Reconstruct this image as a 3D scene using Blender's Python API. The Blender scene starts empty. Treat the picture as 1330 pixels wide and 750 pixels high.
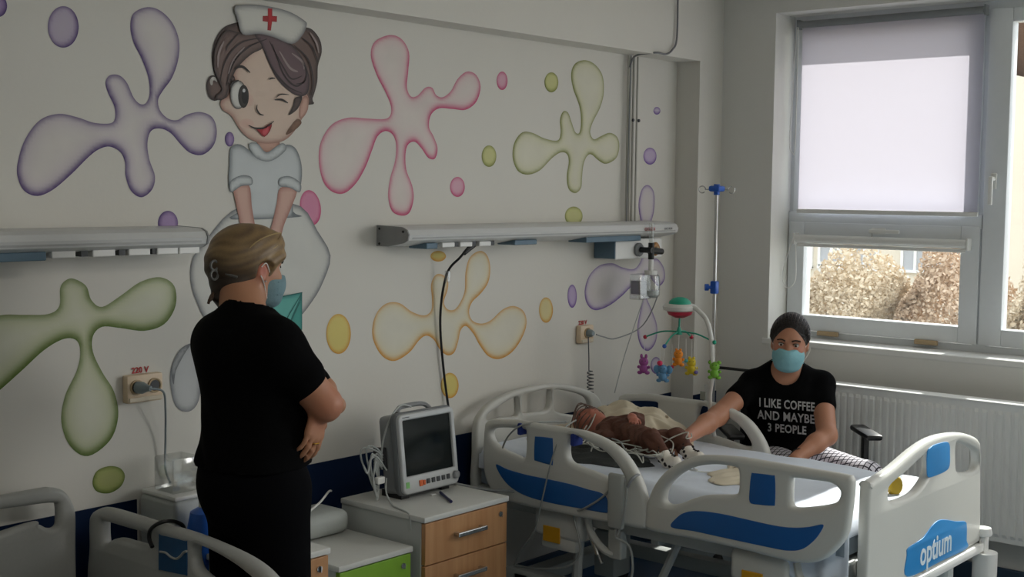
import bpy, bmesh, math, random
import numpy as np
from mathutils import Vector, Matrix
from mathutils.geometry import delaunay_2d_cdt
C = bpy.context.scene.collection
PI = math.pi
random.seed(7); RNG = np.random.RandomState(5)

# ---------------------------------------------------------------- camera, sky, sun, exposure
F = 1680.0; EYE = Vector((0, 0, 1.70))
def _vp(x, y): return Vector((x-665, 375-y, -F)).normalized()
_X = _vp(2105, 264); _Y = _vp(-1324, 225)          # the directions of the two walls
_m = (_X+_Y).normalized(); _n = (_X-_Y); _n = (_n-_m*_n.dot(_m)).normalized()
_X = (_m+_n)/2**.5; _Y = (_m-_n)/2**.5; _Z = _X.cross(_Y)
ROT = Matrix((_X, _Y, _Z))                          # camera axes -> room axes
cam_data = bpy.data.cameras.new('camera'); cam = bpy.data.objects.new('camera', cam_data); C.objects.link(cam)
cam_data.sensor_width = 36; cam_data.lens = F/1330*36; cam_data.clip_start = .05; cam_data.clip_end = 200
cam.matrix_world = Matrix.Translation(EYE) @ ROT.to_4x4()
bpy.context.scene.camera = cam

w = bpy.data.worlds.new('sky'); bpy.context.scene.world = w; w.use_nodes = True
bg = w.node_tree.nodes['Background']; bg.inputs[0].default_value = (.93, .96, 1, 1); bg.inputs[1].default_value = 2.0

sun_d = bpy.data.lights.new('sun', 'SUN'); sun = bpy.data.objects.new('sun', sun_d); C.objects.link(sun)
sun_d.energy = 7.5; sun_d.angle = .01; sun_d.color = (1, .96, .9)
SUNDIR = Vector((-math.cos(math.radians(40.5)), .0, -math.sin(math.radians(40.5))))
sun.rotation_euler = SUNDIR.to_track_quat('-Z', 'Y').to_euler()

def window_light(y0, y1, z0, z1, e, name):          # daylight of the big windows to the right of the picture
    d = bpy.data.lights.new(name, 'AREA'); d.shape = 'RECTANGLE'; d.size = abs(y1-y0); d.size_y = z1-z0; d.energy = e
    d.color = (1, .97, .92)
    o = bpy.data.objects.new(name, d); C.objects.link(o); o.location = (5.53, (y0+y1)/2, (z0+z1)/2)
    o.rotation_euler = Vector((-1, 0, -.12)).to_track_quat('-Z', 'Z').to_euler()
    return o
window_light(1.05, -2.3, 1.1, 2.5, 71, 'window_daylight')

fill_d = bpy.data.lights.new('added_fill_light', 'AREA'); fill_d.shape = 'RECTANGLE'; fill_d.size = 1.2; fill_d.size_y = .6; fill_d.energy = 13; fill_d.color = (1, .95, .86)
fill_o = bpy.data.objects.new('added_fill_light', fill_d); C.objects.link(fill_o); fill_o.location = (1.6, .6, 2.60)  # invented overhead fill, added to brighten the window wall and foreground
vs = bpy.context.scene.view_settings
vs.view_transform = 'Standard'; vs.look = 'None'; vs.gamma = 1; vs.exposure = 0.35; vs.use_curve_mapping = False

# ---------------------------------------------------------------- helpers
def P(px, py, ax, val):
    """the point of the plane  axis=val  of the room seen at photo pixel px,py (used to take measurements)"""
    r = ROT @ Vector((px-665, 375-py, -F)); t = (val-EYE[ax])/r[ax]
    return EYE+r*t
def zoom(x0, y0, s, pts): return [(x0+a*s, y0+b*s) for a, b in pts]
def lin(c):
    if isinstance(c, str): c = [int(c[i:i+2], 16)/255 for i in (0, 2, 4)]
    return tuple(((v+.055)/1.055)**2.4 if v > .04045 else v/12.92 for v in c)
MATS = {}
def mat(name, col, rough=.5, metal=0, var=.06, scale=30, bump=0, spec=.5, trans=0, alpha=1, sss=0, emit=0, bscale=None):
    if name in MATS: return MATS[name]
    m = bpy.data.materials.new(name); m.use_nodes = True; nt = m.node_tree; N = nt.nodes; L = nt.links
    b = N['Principled BSDF']; c = lin(col)
    b.inputs['Roughness'].default_value = rough; b.inputs['Metallic'].default_value = metal
    b.inputs['Specular IOR Level'].default_value = spec
    if trans: b.inputs['Transmission Weight'].default_value = trans
    if alpha < 1: b.inputs['Alpha'].default_value = alpha
    if emit: b.inputs['Emission Color'].default_value = (*c, 1); b.inputs['Emission Strength'].default_value = emit
    tc = N.new('ShaderNodeTexCoord')
    nz = N.new('ShaderNodeTexNoise'); nz.inputs['Scale'].default_value = scale; nz.inputs['Detail'].default_value = 3
    L.new(tc.outputs['Object'], nz.inputs['Vector'])
    mx = N.new('ShaderNodeMix'); mx.data_type = 'RGBA'
    mx.inputs['A'].default_value = (*[v*(1-var) for v in c], 1); mx.inputs['B'].default_value = (*[min(1, v*(1+var)) for v in c], 1)
    L.new(nz.outputs['Fac'], mx.inputs['Factor']); L.new(mx.outputs['Result'], b.inputs['Base Color'])
    if bump:
        bp = N.new('ShaderNodeBump'); bp.inputs['Strength'].default_value = bump; bp.inputs['Distance'].default_value = .01
        n2 = N.new('ShaderNodeTexNoise'); n2.inputs['Scale'].default_value = bscale or scale*2; n2.inputs['Detail'].default_value = 4
        L.new(tc.outputs['Object'], n2.inputs['Vector'])
        L.new(n2.outputs['Fac'], bp.inputs['Height']); L.new(bp.outputs['Normal'], b.inputs['Normal'])
    MATS[name] = m; return m
def attr_mat(name, rough=.6):
    if name in MATS: return MATS[name]
    m = bpy.data.materials.new(name); m.use_nodes = True; nt = m.node_tree; N = nt.nodes; L = nt.links
    b = N['Principled BSDF']; b.inputs['Roughness'].default_value = rough
    a = N.new('ShaderNodeAttribute'); a.attribute_name = 'Paint'
    nz = N.new('ShaderNodeTexNoise'); nz.inputs['Scale'].default_value = 9; nz.inputs['Detail'].default_value = 5
    tc = N.new('ShaderNodeTexCoord'); L.new(tc.outputs['Object'], nz.inputs['Vector'])
    mp = N.new('ShaderNodeMapRange'); mp.inputs['To Min'].default_value = .9; mp.inputs['To Max'].default_value = 1.08
    L.new(nz.outputs['Fac'], mp.inputs['Value'])
    mx = N.new('ShaderNodeVectorMath'); mx.operation = 'SCALE'
    L.new(a.outputs['Color'], mx.inputs[0]); L.new(mp.outputs['Result'], mx.inputs['Scale']); L.new(mx.outputs['Vector'], b.inputs['Base Color'])
    MATS[name] = m; return m

def thing(name, label, cat, loc=(0, 0, 0), group=None):
    o = bpy.data.objects.new(name, None); C.objects.link(o); o.location = loc; o.empty_display_size = .05
    o['label'] = label; o['category'] = cat
    if group: o['group'] = group
    return o
def tag(o, label=None, cat=None, group=None, kind=None):
    if label: o['label'] = label
    if cat: o['category'] = cat
    if group: o['group'] = group
    if kind: o['kind'] = kind
    return o
def link(name, me, m, parent=None, label=None, smooth=False, local=False):
    o = bpy.data.objects.new(name, me); C.objects.link(o)
    if m and not me.materials: me.materials.append(m)
    if smooth: me.polygons.foreach_set('use_smooth', [True]*len(me.polygons))
    if parent is not None:
        o.parent = parent
        if parent.type == 'EMPTY' and not local: o.location = -parent.location
    if label: o['label'] = label
    return o
def raw(name, vs_, fs, m, parent=None, label=None, smooth=False, local=False):
    me = bpy.data.meshes.new(name); me.from_pydata([tuple(v) for v in vs_], [], fs); me.update()
    return link(name, me, m, parent, label, smooth, local)
def catmull(pts, n=6, closed=True):
    pts = [Vector(p) for p in pts]; out = []; k = len(pts)
    for i in range(k if closed else k-1):
        if closed: a, b, c, d = pts[(i-1) % k], pts[i], pts[(i+1) % k], pts[(i+2) % k]
        else: a, b, c, d = pts[max(i-1, 0)], pts[i], pts[i+1], pts[min(i+2, k-1)]
        for j in range(n):
            t = j/n
            out.append(.5*((2*b)+(c-a)*t+(2*a-5*b+4*c-d)*t*t+(3*b-a-3*c+d)*t**3))
    if not closed: out.append(pts[-1].copy())
    return out
class B:
    """collects simple shapes in one bmesh"""
    def __init__(s): s.bm = bmesh.new(); s.sm = False
    def box(s, lo, hi, r=0, seg=2, mtx=None):
        lo = Vector(lo); hi = Vector(hi); c = (lo+hi)/2; d = hi-lo
        g = bmesh.ops.create_cube(s.bm, size=1)
        for v in g['verts']: v.co = Vector((v.co.x*abs(d.x), v.co.y*abs(d.y), v.co.z*abs(d.z)))
        vs_ = g['verts']
        if r:
            es = {e for v in vs_ for e in v.link_edges}
            res = bmesh.ops.bevel(s.bm, geom=list(es), offset=min(r, .49*min(abs(x) for x in d)), segments=seg, affect='EDGES', profile=.5)
            vs_ = {v for f in res['faces'] for v in f.verts} | {v for v in vs_ if v.is_valid}
            # gather whole island
            st = list(vs_); seen = set(st)
            while st:
                v = st.pop()
                for e in v.link_edges:
                    o = e.other_vert(v)
                    if o not in seen: seen.add(o); st.append(o)
            vs_ = seen
        for v in vs_:
            v.co = (mtx @ v.co if mtx else v.co)+c
        return s
    def tube(s, pts, r, seg=8, cap=True, radii=None):
        pts = [Vector(p) for p in pts]; n = len(pts); rings = []; prev = None
        for i, p in enumerate(pts):
            t = (pts[min(i+1, n-1)]-pts[max(i-1, 0)]); t = t.normalized() if t.length > 1e-9 else Vector((0, 0, 1))
            if prev is None: a = t.orthogonal().normalized()
            else: a = prev-t*prev.dot(t); a = a.normalized() if a.length > 1e-6 else t.orthogonal().normalized()
            prev = a; b = t.cross(a); rr = radii[i] if radii else r
            rings.append([s.bm.verts.new(p+(a*math.cos(2*PI*k/seg)+b*math.sin(2*PI*k/seg))*rr) for k in range(seg)])
        for i in range(n-1):
            for k in range(seg):
                s.bm.faces.new((rings[i][k], rings[i][(k+1) % seg], rings[i+1][(k+1) % seg], rings[i+1][k]))
        if cap:
            s.bm.faces.new(rings[0][::-1]); s.bm.faces.new(rings[-1])
        return s
    def cyl(s, a, b, r, seg=16, r2=None): return s.tube([a, b], r, seg, radii=[r, r if r2 is None else r2])
    def lathe(s, c, prof, seg=20, axis=(0, 0, 1)):
        q = Vector((0, 0, 1)).rotation_difference(Vector(axis)); c = Vector(c); rings = []
        for r, z in prof: rings.append([s.bm.verts.new(c+q @ Vector((max(r, 1e-4)*math.cos(2*PI*k/seg), max(r, 1e-4)*math.sin(2*PI*k/seg), z))) for k in range(seg)])
        for i in range(len(rings)-1):
            for k in range(seg): s.bm.faces.new((rings[i][k], rings[i][(k+1) % seg], rings[i+1][(k+1) % seg], rings[i+1][k]))
        s.bm.faces.new(rings[0][::-1]); s.bm.faces.new(rings[-1]); return s
    def ball(s, c, r, sc=(1, 1, 1), u=14, v=9, rot=None):
        g = bmesh.ops.create_uvsphere(s.bm, u_segments=u, v_segments=v, radius=1)
        for x in g['verts']:
            p = Vector((x.co.x*r*sc[0], x.co.y*r*sc[1], x.co.z*r*sc[2]))
            x.co = (rot @ p if rot else p)+Vector(c)
        return s
    def poly(s, pts):
        s.bm.faces.new([s.bm.verts.new(p) for p in pts]); return s
    def make(s, name, m, parent=None, label=None, smooth=False, local=False):
        bmesh.ops.recalc_face_normals(s.bm, faces=s.bm.faces)
        me = bpy.data.meshes.new(name); s.bm.to_mesh(me); s.bm.free()
        o = link(name, me, m, parent, label, False, local)
        if smooth:
            me.polygons.foreach_set('use_smooth', [True]*len(me.polygons))
            me.set_sharp_from_angle(angle=math.radians(40))
        return o
def frame_map(ax, val, sgn=1):
    """2-D (u,v,depth) -> room; ax 1: u=X v=Z depth along Y; ax 0: u=Y v=Z depth along X; ax 2: u=X v=Y depth Z"""
    if ax == 1: return lambda u, v, w_: Vector((u, val+w_*sgn, v))
    if ax == 0: return lambda u, v, w_: Vector((val+w_*sgn, u, v))
    return lambda u, v, w_: Vector((u, v, val+w_*sgn))
def panel(name, outline, holes, thick, bev, fm, m, parent=None, label=None, sm=True, res=5, local=False):
    """plate of an outline with holes, thickness along depth (centred), rounded rim"""
    cu = bpy.data.curves.new(name, 'CURVE'); cu.dimensions = '2D'; cu.fill_mode = 'BOTH'
    cu.extrude = max(thick/2-bev, 1e-4); cu.bevel_depth = bev; cu.bevel_resolution = 2; cu.offset = -bev
    for pts in [outline]+holes:
        pp = catmull([(a, b, 0) for a, b in pts], res) if sm else [Vector((a, b, 0)) for a, b in pts]
        sp = cu.splines.new('POLY'); sp.points.add(len(pp)-1); sp.use_cyclic_u = True
        for q, p in zip(sp.points, pp): q.co = (p.x, p.y, 0, 1)
    ob = bpy.data.objects.new('tmp', cu); me = bpy.data.meshes.new_from_object(ob)
    bpy.data.objects.remove(ob)
    for v in me.vertices: v.co = fm(v.co.x, v.co.y, v.co.z)
    bm = bmesh.new(); bm.from_mesh(me); bmesh.ops.remove_doubles(bm, verts=bm.verts, dist=1e-5)
    bmesh.ops.recalc_face_normals(bm, faces=bm.faces); bm.to_mesh(me); bm.free()
    me.name = name; me.materials.clear()
    o = link(name, me, m, parent, label, False, local)
    me.polygons.foreach_set('use_smooth', [True]*len(me.polygons)); me.set_sharp_from_angle(angle=math.radians(35))
    return o
def uvp(ax, val, pts):
    """photo pixels -> (u,v) on the plane axis=val"""
    out = []
    for a, b in pts:
        p = P(a, b, ax, val); out.append((p.x if ax == 1 else p.y, p.z))
    return out
def rrect(u0, u1, v0, v1, r, n=4):
    out = []
    for cx, cy, a in ((u1-r, v1-r, 0), (u0+r, v1-r, 90), (u0+r, v0+r, 180), (u1-r, v0+r, 270)):
        for k in range(n+1):
            t = math.radians(a+90*k/n); out.append((cx+r*math.cos(t), cy+r*math.sin(t)))
    return out
def text(name, body, size, mtx, m, parent, depth=.0006, label=None, bold=.0, sx=1, local=False, align='CENTER', spacing=1):
    cu = bpy.data.curves.new(name, 'FONT'); cu.body = body; cu.size = size; cu.extrude = depth; cu.offset = bold
    cu.align_x = align; cu.align_y = 'CENTER'; cu.space_character = spacing; cu.resolution_u = 3
    ob = bpy.data.objects.new('tmp', cu); me = bpy.data.meshes.new_from_object(ob); bpy.data.objects.remove(ob)
    for v in me.vertices: v.co = mtx @ Vector((v.co.x*sx, v.co.y, v.co.z))
    me.name = name; me.materials.clear()
    return link(name, me, m, parent, label, False, local)
def wall_mtx(ax, p, sx=1):
    """text matrix: on a plane Y=const facing -Y (ax 1) or X=const facing -X (ax 0)"""
    if ax == 1: return Matrix.Translation(p) @ Matrix(((1, 0, 0), (0, 0, -1), (0, 1, 0))).to_4x4()
    return Matrix.Translation(p) @ Matrix(((0, 0, -1), (-1, 0, 0), (0, 1, 0))).to_4x4()
def cable(name, pts, r, m, parent=None, label=None, cat=None, group=None, seg=7, n=8, local=False):
    o = B().tube(catmull(pts, n, False), r, seg).make(name, m, parent, label, True, local)
    if cat: tag(o, label, cat, group)
    return o

# materials
WALL = mat('wall_paint', 'dbd8d0', .75, var=.03, scale=3, bump=.05, bscale=60)
WALL2 = mat('window_wall_paint', 'e3e2dd', .75, var=.03, scale=3, bump=.05, bscale=60)
NAVY = mat('navy_paint', '0c2140', .7, var=.1, scale=5, spec=.15)
PVC = mat('window_pvc', 'e3e7ea', .3, var=.02)
PLAS = mat('bed_plastic', 'c8c8c2', .38, var=.03, scale=200)
PLAS_D = mat('bed_metal_paint', 'b3b6b3', .4, var=.04)
PLAS2 = mat('old_bed_plastic', 'a9aaa6', .45, var=.05, scale=90)
BLUE = mat('blue_insert', '1c5a9c', .35, var=.04)
BLUE_L = mat('logo_blue', '2c86c6', .35, var=.03)
WHITE = mat('white_plastic', 'e6e6e3', .35, var=.02)
GREY = mat('grey_plastic', '85888a', .45)
DGREY = mat('dark_grey_plastic', '3a3c3f', .5)
BLACK = mat('black_plastic', '101113', .4)
STEEL = mat('steel', 'c9c9c8', .25, metal=1)
RUBBER = mat('rubber', '17181a', .8)
WOOD = None
SHEET = mat('white_sheet', 'dde4ef', .85, var=.04, scale=8, bump=.35, bscale=14)
SKIN = mat('skin', 'b98468', .5, var=.09, scale=18, bump=.03)
SKIN2 = mat('skin_tanned', 'b07a5e', .5, var=.09, scale=18, bump=.03)
BCLOTH = mat('black_cotton', '060607', .95, var=.1, scale=40, bump=.1, spec=.08)
# ---------------------------------------------------------------- the room
XW, YM, YP, XP, ZC = 5.56, 3.51, 3.38, 5.35, 2.68
X0, Y0 = -1.9, -2.6
floor = B().box((X0, Y0, -.1), (XW+.4, YM+.2, 0)).make('floor', None)
fm_ = bpy.data.materials.new('vinyl_floor'); fm_.use_nodes = True; nt = fm_.node_tree; N = nt.nodes; L = nt.links
b = N['Principled BSDF']; b.inputs['Roughness'].default_value = .3
tc = N.new('ShaderNodeTexCoord'); nz = N.new('ShaderNodeTexNoise'); nz.inputs['Scale'].default_value = 1.6; nz.inputs['Detail'].default_value = 0
L.new(tc.outputs['Object'], nz.inputs['Vector'])
cr = N.new('ShaderNodeValToRGB'); cr.color_ramp.interpolation = 'CONSTANT'; L.new(nz.outputs['Fac'], cr.inputs['Fac'])
cr.color_ramp.elements[0].color = (*lin('173a5c'), 1); e = cr.color_ramp.elements.new(.5); e.color = (*lin('8fa0ab'), 1)
cr.color_ramp.elements[-1].position = .5; cr.color_ramp.elements[-1].color = (*lin('8fa0ab'), 1)
L.new(cr.outputs['Color'], b.inputs['Base Color']); floor.data.materials.append(fm_)
tag(floor, 'dark blue and grey vinyl floor', kind='structure')
tag(B().box((X0, Y0, ZC), (XW+.4, YM+.2, ZC+.1)).make('ceiling', WALL), 'plain pale ceiling', kind='structure')
# mural wall with the beam over it and the pier at the corner
wl = B()
wl.box((X0-.1, YM, 0), (XW+.4, YM+.2, ZC)).box((X0, YP, 2.33), (XW, YM, ZC)).box((XP, YP, 0), (XW, YM, 2.33))
wall_left = tag(wl.make('wall_left', WALL), 'pale wall with painted splashes under a shallow beam', kind='structure')
B().box((X0, YM-.004, .42), (2.305, YM, .712)).box((2.46, YM-.004, .42), (XP, YM, .712)).make('stripe', NAVY, wall_left, 'navy blue painted stripe along the wall')
B().box((XP, YP-.004, .42), (XW, YP, .712)).make('stripe', NAVY, wall_left, 'navy blue painted stripe on the corner pier')
# window wall: opening z 1.0 .. 2.557, y 3.095 .. -2.4
ZS, ZT, YL, YR = 1.0, 2.557, 3.095, -2.4
ww = B(); T = .42
ww.box((XW, Y0, 0), (XW+T, YP+.3, ZS-.02)).box((XW, Y0, ZT), (XW+T, YP+.3, ZC)).box((XW, YL, ZS-.02), (XW+T, YP+.3, ZT)).box((XW, Y0, ZS-.02), (XW+T, YR, ZT))
wall_right = tag(ww.make('wall_right', WALL2), 'pale grey wall with the windows', kind='structure')
tag(B().box((X0, Y0-.1, 0), (XW+.4, Y0, ZC)).make('wall_back', WALL), 'pale wall behind the photographer', kind='structure')
tag(B().box((X0-.1, Y0, 0), (X0, YM, ZC)).make('wall_side', WALL), 'pale wall at the far left', kind='structure')
tag(B().box((XW-.02, Y0, 0), (XW, YP, .1), .006).make('baseboard_right', mat('cove', '2d4258', .5)), 'dark cove base under the radiator', kind='structure')
tag(B().box((X0, YM-.02, 0), (XP, YM, .1), .006).make('baseboard_left', MATS['cove']), 'dark cove base under the mural', kind='structure')
t = thing('added_fill_fixture', 'white box fixture of the added overhead fill light, out of view', 'lamp', (1.6, .6, 2.64)); B().box((.98, .28, 2.62), (2.22, .92, 2.68), .01).make('housing', WHITE, t)  # unseen box made up as a housing for the added fill light
# window sill inside
tag(B().box((XW-.008, YR, ZS-.03), (XW+.20, YL+.03, ZS), .006).make('trim_1', WHITE), 'white inner window sill', kind='structure')

glass = bpy.data.materials.new('window_glass'); glass.use_nodes = True; nt = glass.node_tree; N = nt.nodes; L = nt.links
N.remove(N['Principled BSDF']); tr = N.new('ShaderNodeBsdfTransparent'); gl = N.new('ShaderNodeBsdfGlossy'); gl.inputs['Roughness'].default_value = .02
df = N.new('ShaderNodeBsdfDiffuse'); df.inputs['Color'].default_value = (.8, .78, .74, 1)
tr.inputs['Color'].default_value = (.93, .95, .95, 1)
m1 = N.new('ShaderNodeMixShader'); m1.inputs[0].default_value = .03; m2 = N.new('ShaderNodeMixShader'); m2.inputs[0].default_value = .05
L.new(tr.outputs[0], m1.inputs[1]); L.new(gl.outputs[0], m1.inputs[2])
L.new(m1.outputs[0], m2.inputs[1]); L.new(df.outputs[0], m2.inputs[2]); L.new(m2.outputs[0], N['Material Output'].inputs['Surface'])

XF = 5.73                                            # inner face of the window frames
def rect_frame(bb, y0, y1, z0, z1, w_, x0, x1, wb=None, wt=None):
    wb = wb or w_; wt = wt or w_
    bb.box((x0, y0, z0), (x1, y0+w_, z1), .004).box((x0, y1-w_, z0), (x1, y1, z1), .004)
    bb.box((x0, y0+w_, z0), (x1, y1-w_, z0+wb), .004).box((x0, y0+w_, z1-wt), (x1, y1-w_, z1), .004)
def window(n, ya, yb, lab, kind):
    """one bay between y=ya (right) and yb (left)"""
    t = tag(B().box((XF+.02, ya, ZS), (XF+.09, ya+.03, ZT)).box((XF+.02, yb-.03, ZS), (XF+.09, yb, ZT)).box((XF+.021, ya+.03, ZT-.045), (XF+.089, yb-.03, ZT)).box((XF+.021, ya+.03, ZS), (XF+.089, yb-.03, ZS+.03)).make('window_%d' % n, PVC), lab, kind='structure')
    if kind == 'split':
        bb = B(); rect_frame(bb, ya+.005, yb-.005, ZS+.035, 1.562, .085, XF, XF+.07, .075, .095); s = bb.make('lower_sash', PVC, t, 'white lower tilting sash', True)
        bb = B(); rect_frame(bb, ya+.02, yb-.02, 1.60, ZT-.045, .05, XF+.01, XF+.07); s2 = bb.make('upper_sash', PVC, t, 'white fixed upper sash', True)
        B().box((XF+.005, ya, 1.55), (XF+.08, yb, 1.615), .004).make('transom', PVC, t, None, True)
        B().box((XF+.03, ya+.08, ZS+.1), (XF+.036, yb-.08, 1.475)).make('pane', glass, s)
        B().box((XF+.03, ya+.06, 1.64), (XF+.036, yb-.06, ZT-.09)).make('pane', glass, s2)
    else:
        bb = B(); rect_frame(bb, ya+.005, yb-.005, ZS+.035, ZT-.04, .1, XF, XF+.07, .075, .06); s = bb.make('sash', PVC, t, None, True)
        B().box((XF+.03, ya+.09, ZS+.1), (XF+.036, yb-.09, ZT-.09)).make('pane', glass, s)
        B().box((XF+.012, ya+.1, ZS+.1), (XF+.03, ya+.104, ZT-.1)).box((XF+.012, yb-.104, ZS+.105), (XF+.03, yb-.1, ZT-.1)).make('gasket', BLACK, s)
        y = yb-.05
        B().box((XF-.012, y-.014, 1.73), (XF, y+.014, 1.80), .005).cyl((XF-.01, y, 1.775), (XF-.045, y, 1.775), .009).box((XF-.05, y-.01, 1.66), (XF-.036, y+.01, 1.785), .005).make('handle', WHITE, s, 'white turned window handle', True)
    return t, s
w1, s1 = window(1, 2.14, 3.095, 'white framed window with the roller blind over its upper pane', 'split')
w2, _ = window(2, 1.05, 2.14, 'tall white framed window at the right edge of the photo', 'full')
window(3, -.2, 1.05, 'white framed window outside the photo', 'full')
window(4, -1.3, -.2, 'white framed window outside the photo', 'full')
window(5, -2.4, -1.3, 'white framed window outside the photo', 'full')
# handle, hinge covers on the lower sash
B().box((XF-.012, 2.585, 1.515), (XF, 2.655, 1.545), .005).cyl((XF-.01, 2.64, 1.53), (XF-.04, 2.64, 1.53), .009).box((XF-.05, 2.50, 1.521), (XF-.038, 2.65, 1.538), .005).make('handle', WHITE, s1, 'white lever handle on the lower sash', True)
BEIGE = mat('old_beige_plastic', 'b79f7c', .5)
for y in (2.86, 2.37):
    B().box((XF-.018, y-.055, 1.016), (XF, y+.055, 1.038), .004).make('hinge_cover', BEIGE, s1, 'yellowed plastic hinge cover')

# roller blind hanging over the upper pane
BL = bpy.data.materials.new('blind_fabric'); BL.use_nodes = True; nt = BL.node_tree; N = nt.nodes; L = nt.links
N.remove(N['Principled BSDF']); d1 = N.new('ShaderNodeBsdfDiffuse'); d1.inputs[0].default_value = (.40, .41, .50, 1)
t1 = N.new('ShaderNodeBsdfTranslucent'); t1.inputs[0].default_value = (.86, .81, .90, 1); mx = N.new('ShaderNodeMixShader'); mx.inputs[0].default_value = .31
wv = N.new('ShaderNodeTexNoise'); wv.inputs['Scale'].default_value = 400; bp = N.new('ShaderNodeBump'); bp.inputs['Strength'].default_value = .1
L.new(wv.outputs['Fac'], bp.inputs['Height']); L.new(bp.outputs['Normal'], d1.inputs['Normal'])
L.new(d1.outputs[0], mx.inputs[1]); L.new(t1.outputs[0], mx.inputs[2]); L.new(mx.outputs[0], N['Material Output'].inputs['Surface'])
t = thing('roller_blind', 'white roller blind drawn down over the upper pane, glowing in the sun', 'blind', (5.70, 2.6, 2.51))
B().cyl((5.70, 2.15, 2.512), (5.70, 3.045, 2.512), .017).make('tube', GREY, t, None, True)
o = raw('fabric', [(5.70, 2.148, 1.625), (5.70, 3.028, 1.625), (5.70, 3.028, 2.512), (5.70, 2.148, 2.512)], [(0, 1, 2, 3)], BL, t, 'white translucent fabric')
B().box((5.692, 2.145, 1.607), (5.708, 3.032, 1.627), .004).make('bottom_bar', WHITE, t)
B().box((5.69, 3.045, 2.49), (5.73, 3.055, 2.535)).make('bracket', GREY, t); B().box((5.69, 2.142, 2.49), (5.73, 2.149, 2.535)).make('bracket', GREY, t)
cable('pull_cord', [(5.685, 3.05, 2.5), (5.68, 3.062, 2.2), (5.68, 3.07, 1.95), (5.68, 3.055, 1.9), (5.69, 3.045, 1.95), (5.69, 3.045, 2.5)], .0022, WHITE, t)
t = thing('roller_blind', 'rolled up white roller blind at the top of the lower sash', 'blind', (5.705, 2.6, 1.48))
B().cyl((5.70, 2.19, 1.483), (5.70, 3.03, 1.483), .020).make('tube', WHITE, t, None, True)
B().box((5.692, 2.195, 1.445), (5.704, 3.025, 1.462), .004).make('bottom_bar', WHITE, t)
B().box((5.68, 2.178, 1.455), (5.73, 2.19, 1.51), .004).make('bracket', WHITE, t); B().box((5.68, 3.03, 1.455), (5.73, 3.042, 1.51), .004).make('bracket', WHITE, t)
B().cyl((5.70, 2.64, 1.485), (5.70, 2.64, 1.53), .002).make('hook', STEEL, t)
cable('pull_cord', [(5.68, 3.035, 1.49), (5.675, 3.075, 1.36), (5.675, 3.085, 1.28), (5.675, 3.055, 1.24), (5.68, 3.02, 1.28), (5.685, 3.022, 1.38), (5.69, 3.032, 1.49)], .0022, WHITE, t)

# outside: building, roof, shrubs
GX = 45.0
HW = mat('house_plaster', 'dfd6c4', .9, var=.08, scale=.5); RT = mat('roof_tiles', '8a6e60', .9, var=.25, scale=2, bump=.3)
OGL = mat('far_window_glass', 'b3b6ba', .6, spec=.1)
bt = thing('house', 'cream plastered house seen through the lower left pane', 'building', (GX, 20, -6))
B().box((GX, 17.3, -6), (GX+9, 30, 6.2)).make('wall', HW, bt)
B().poly([(GX-.6, 30.5, 6.0), (GX-.6, 16.9, 6.0), (GX+4.5, 16.9, 9)  , (GX+4.5, 30.5, 9)]).poly([(GX+9.6, 30.5, 6.0), (GX+9.6, 16.9, 6.0), (GX+4.5, 16.9, 9), (GX+4.5, 30.5, 9)]).make('roof', RT, bt)
for (px, py) in ((1081, 322), (1124, 324), (1081, 368), (1190, 326), (1040, 322), (1000, 320), (1230, 330)):
    q = P(px, py, 0, GX); y, z = q.y, q.z; f = B()
    for k in (-.5, 0, .5): f.box((GX-.1, y+k-.05, z-.75), (GX, y+k+.05, z+.75))
    for k in (-.75, .15, .75): f.box((GX-.13, y-.55, z+k-.05), (GX, y+.55, z+k+.05))
    fo = f.make('window', WHITE, bt); B().box((GX-.04, y-.5, z-.75), (GX-.02, y+.5, z+.75)).make('pane', OGL, fo)
b2 = thing('house', 'house with brown tiled roof seen through the tall right window', 'building', (60, 8, -6))
qa, qb = P(1345, 270, 0, 60), P(1296, 225, 0, 60); zr = P(1320, 133, 0, 64).z
B().box((60, qa.y-8, -6), (68, qb.y+3, qb.z)).make('wall', mat('white_plaster', 'd8d4cc', .9), b2)
B().poly([(59.6, qb.y+3.4, qb.z-.1), (59.6, qa.y-8, qb.z-.1), (64, qa.y-8, zr), (64, qb.y+3.4, zr)]).poly([(68.4, qb.y+3.4, qb.z-.1), (68.4, qa.y-8, qb.z-.1), (64, qa.y-8, zr), (64, qb.y+3.4, zr)]).make('roof', RT, b2)
B().box((62, qb.y-1.6, zr-1.2), (62.8, qb.y-.8, zr+.4)).make('chimney', mat('chimney_brick', '6d5348', .9), b2)
tag(B().box((XW+.5, -30, -4.1), (80, 50, -4)).make('trim_2', mat('yard_ground', '8f8574', .95)), 'ground of the yard outside', kind='structure')
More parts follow.
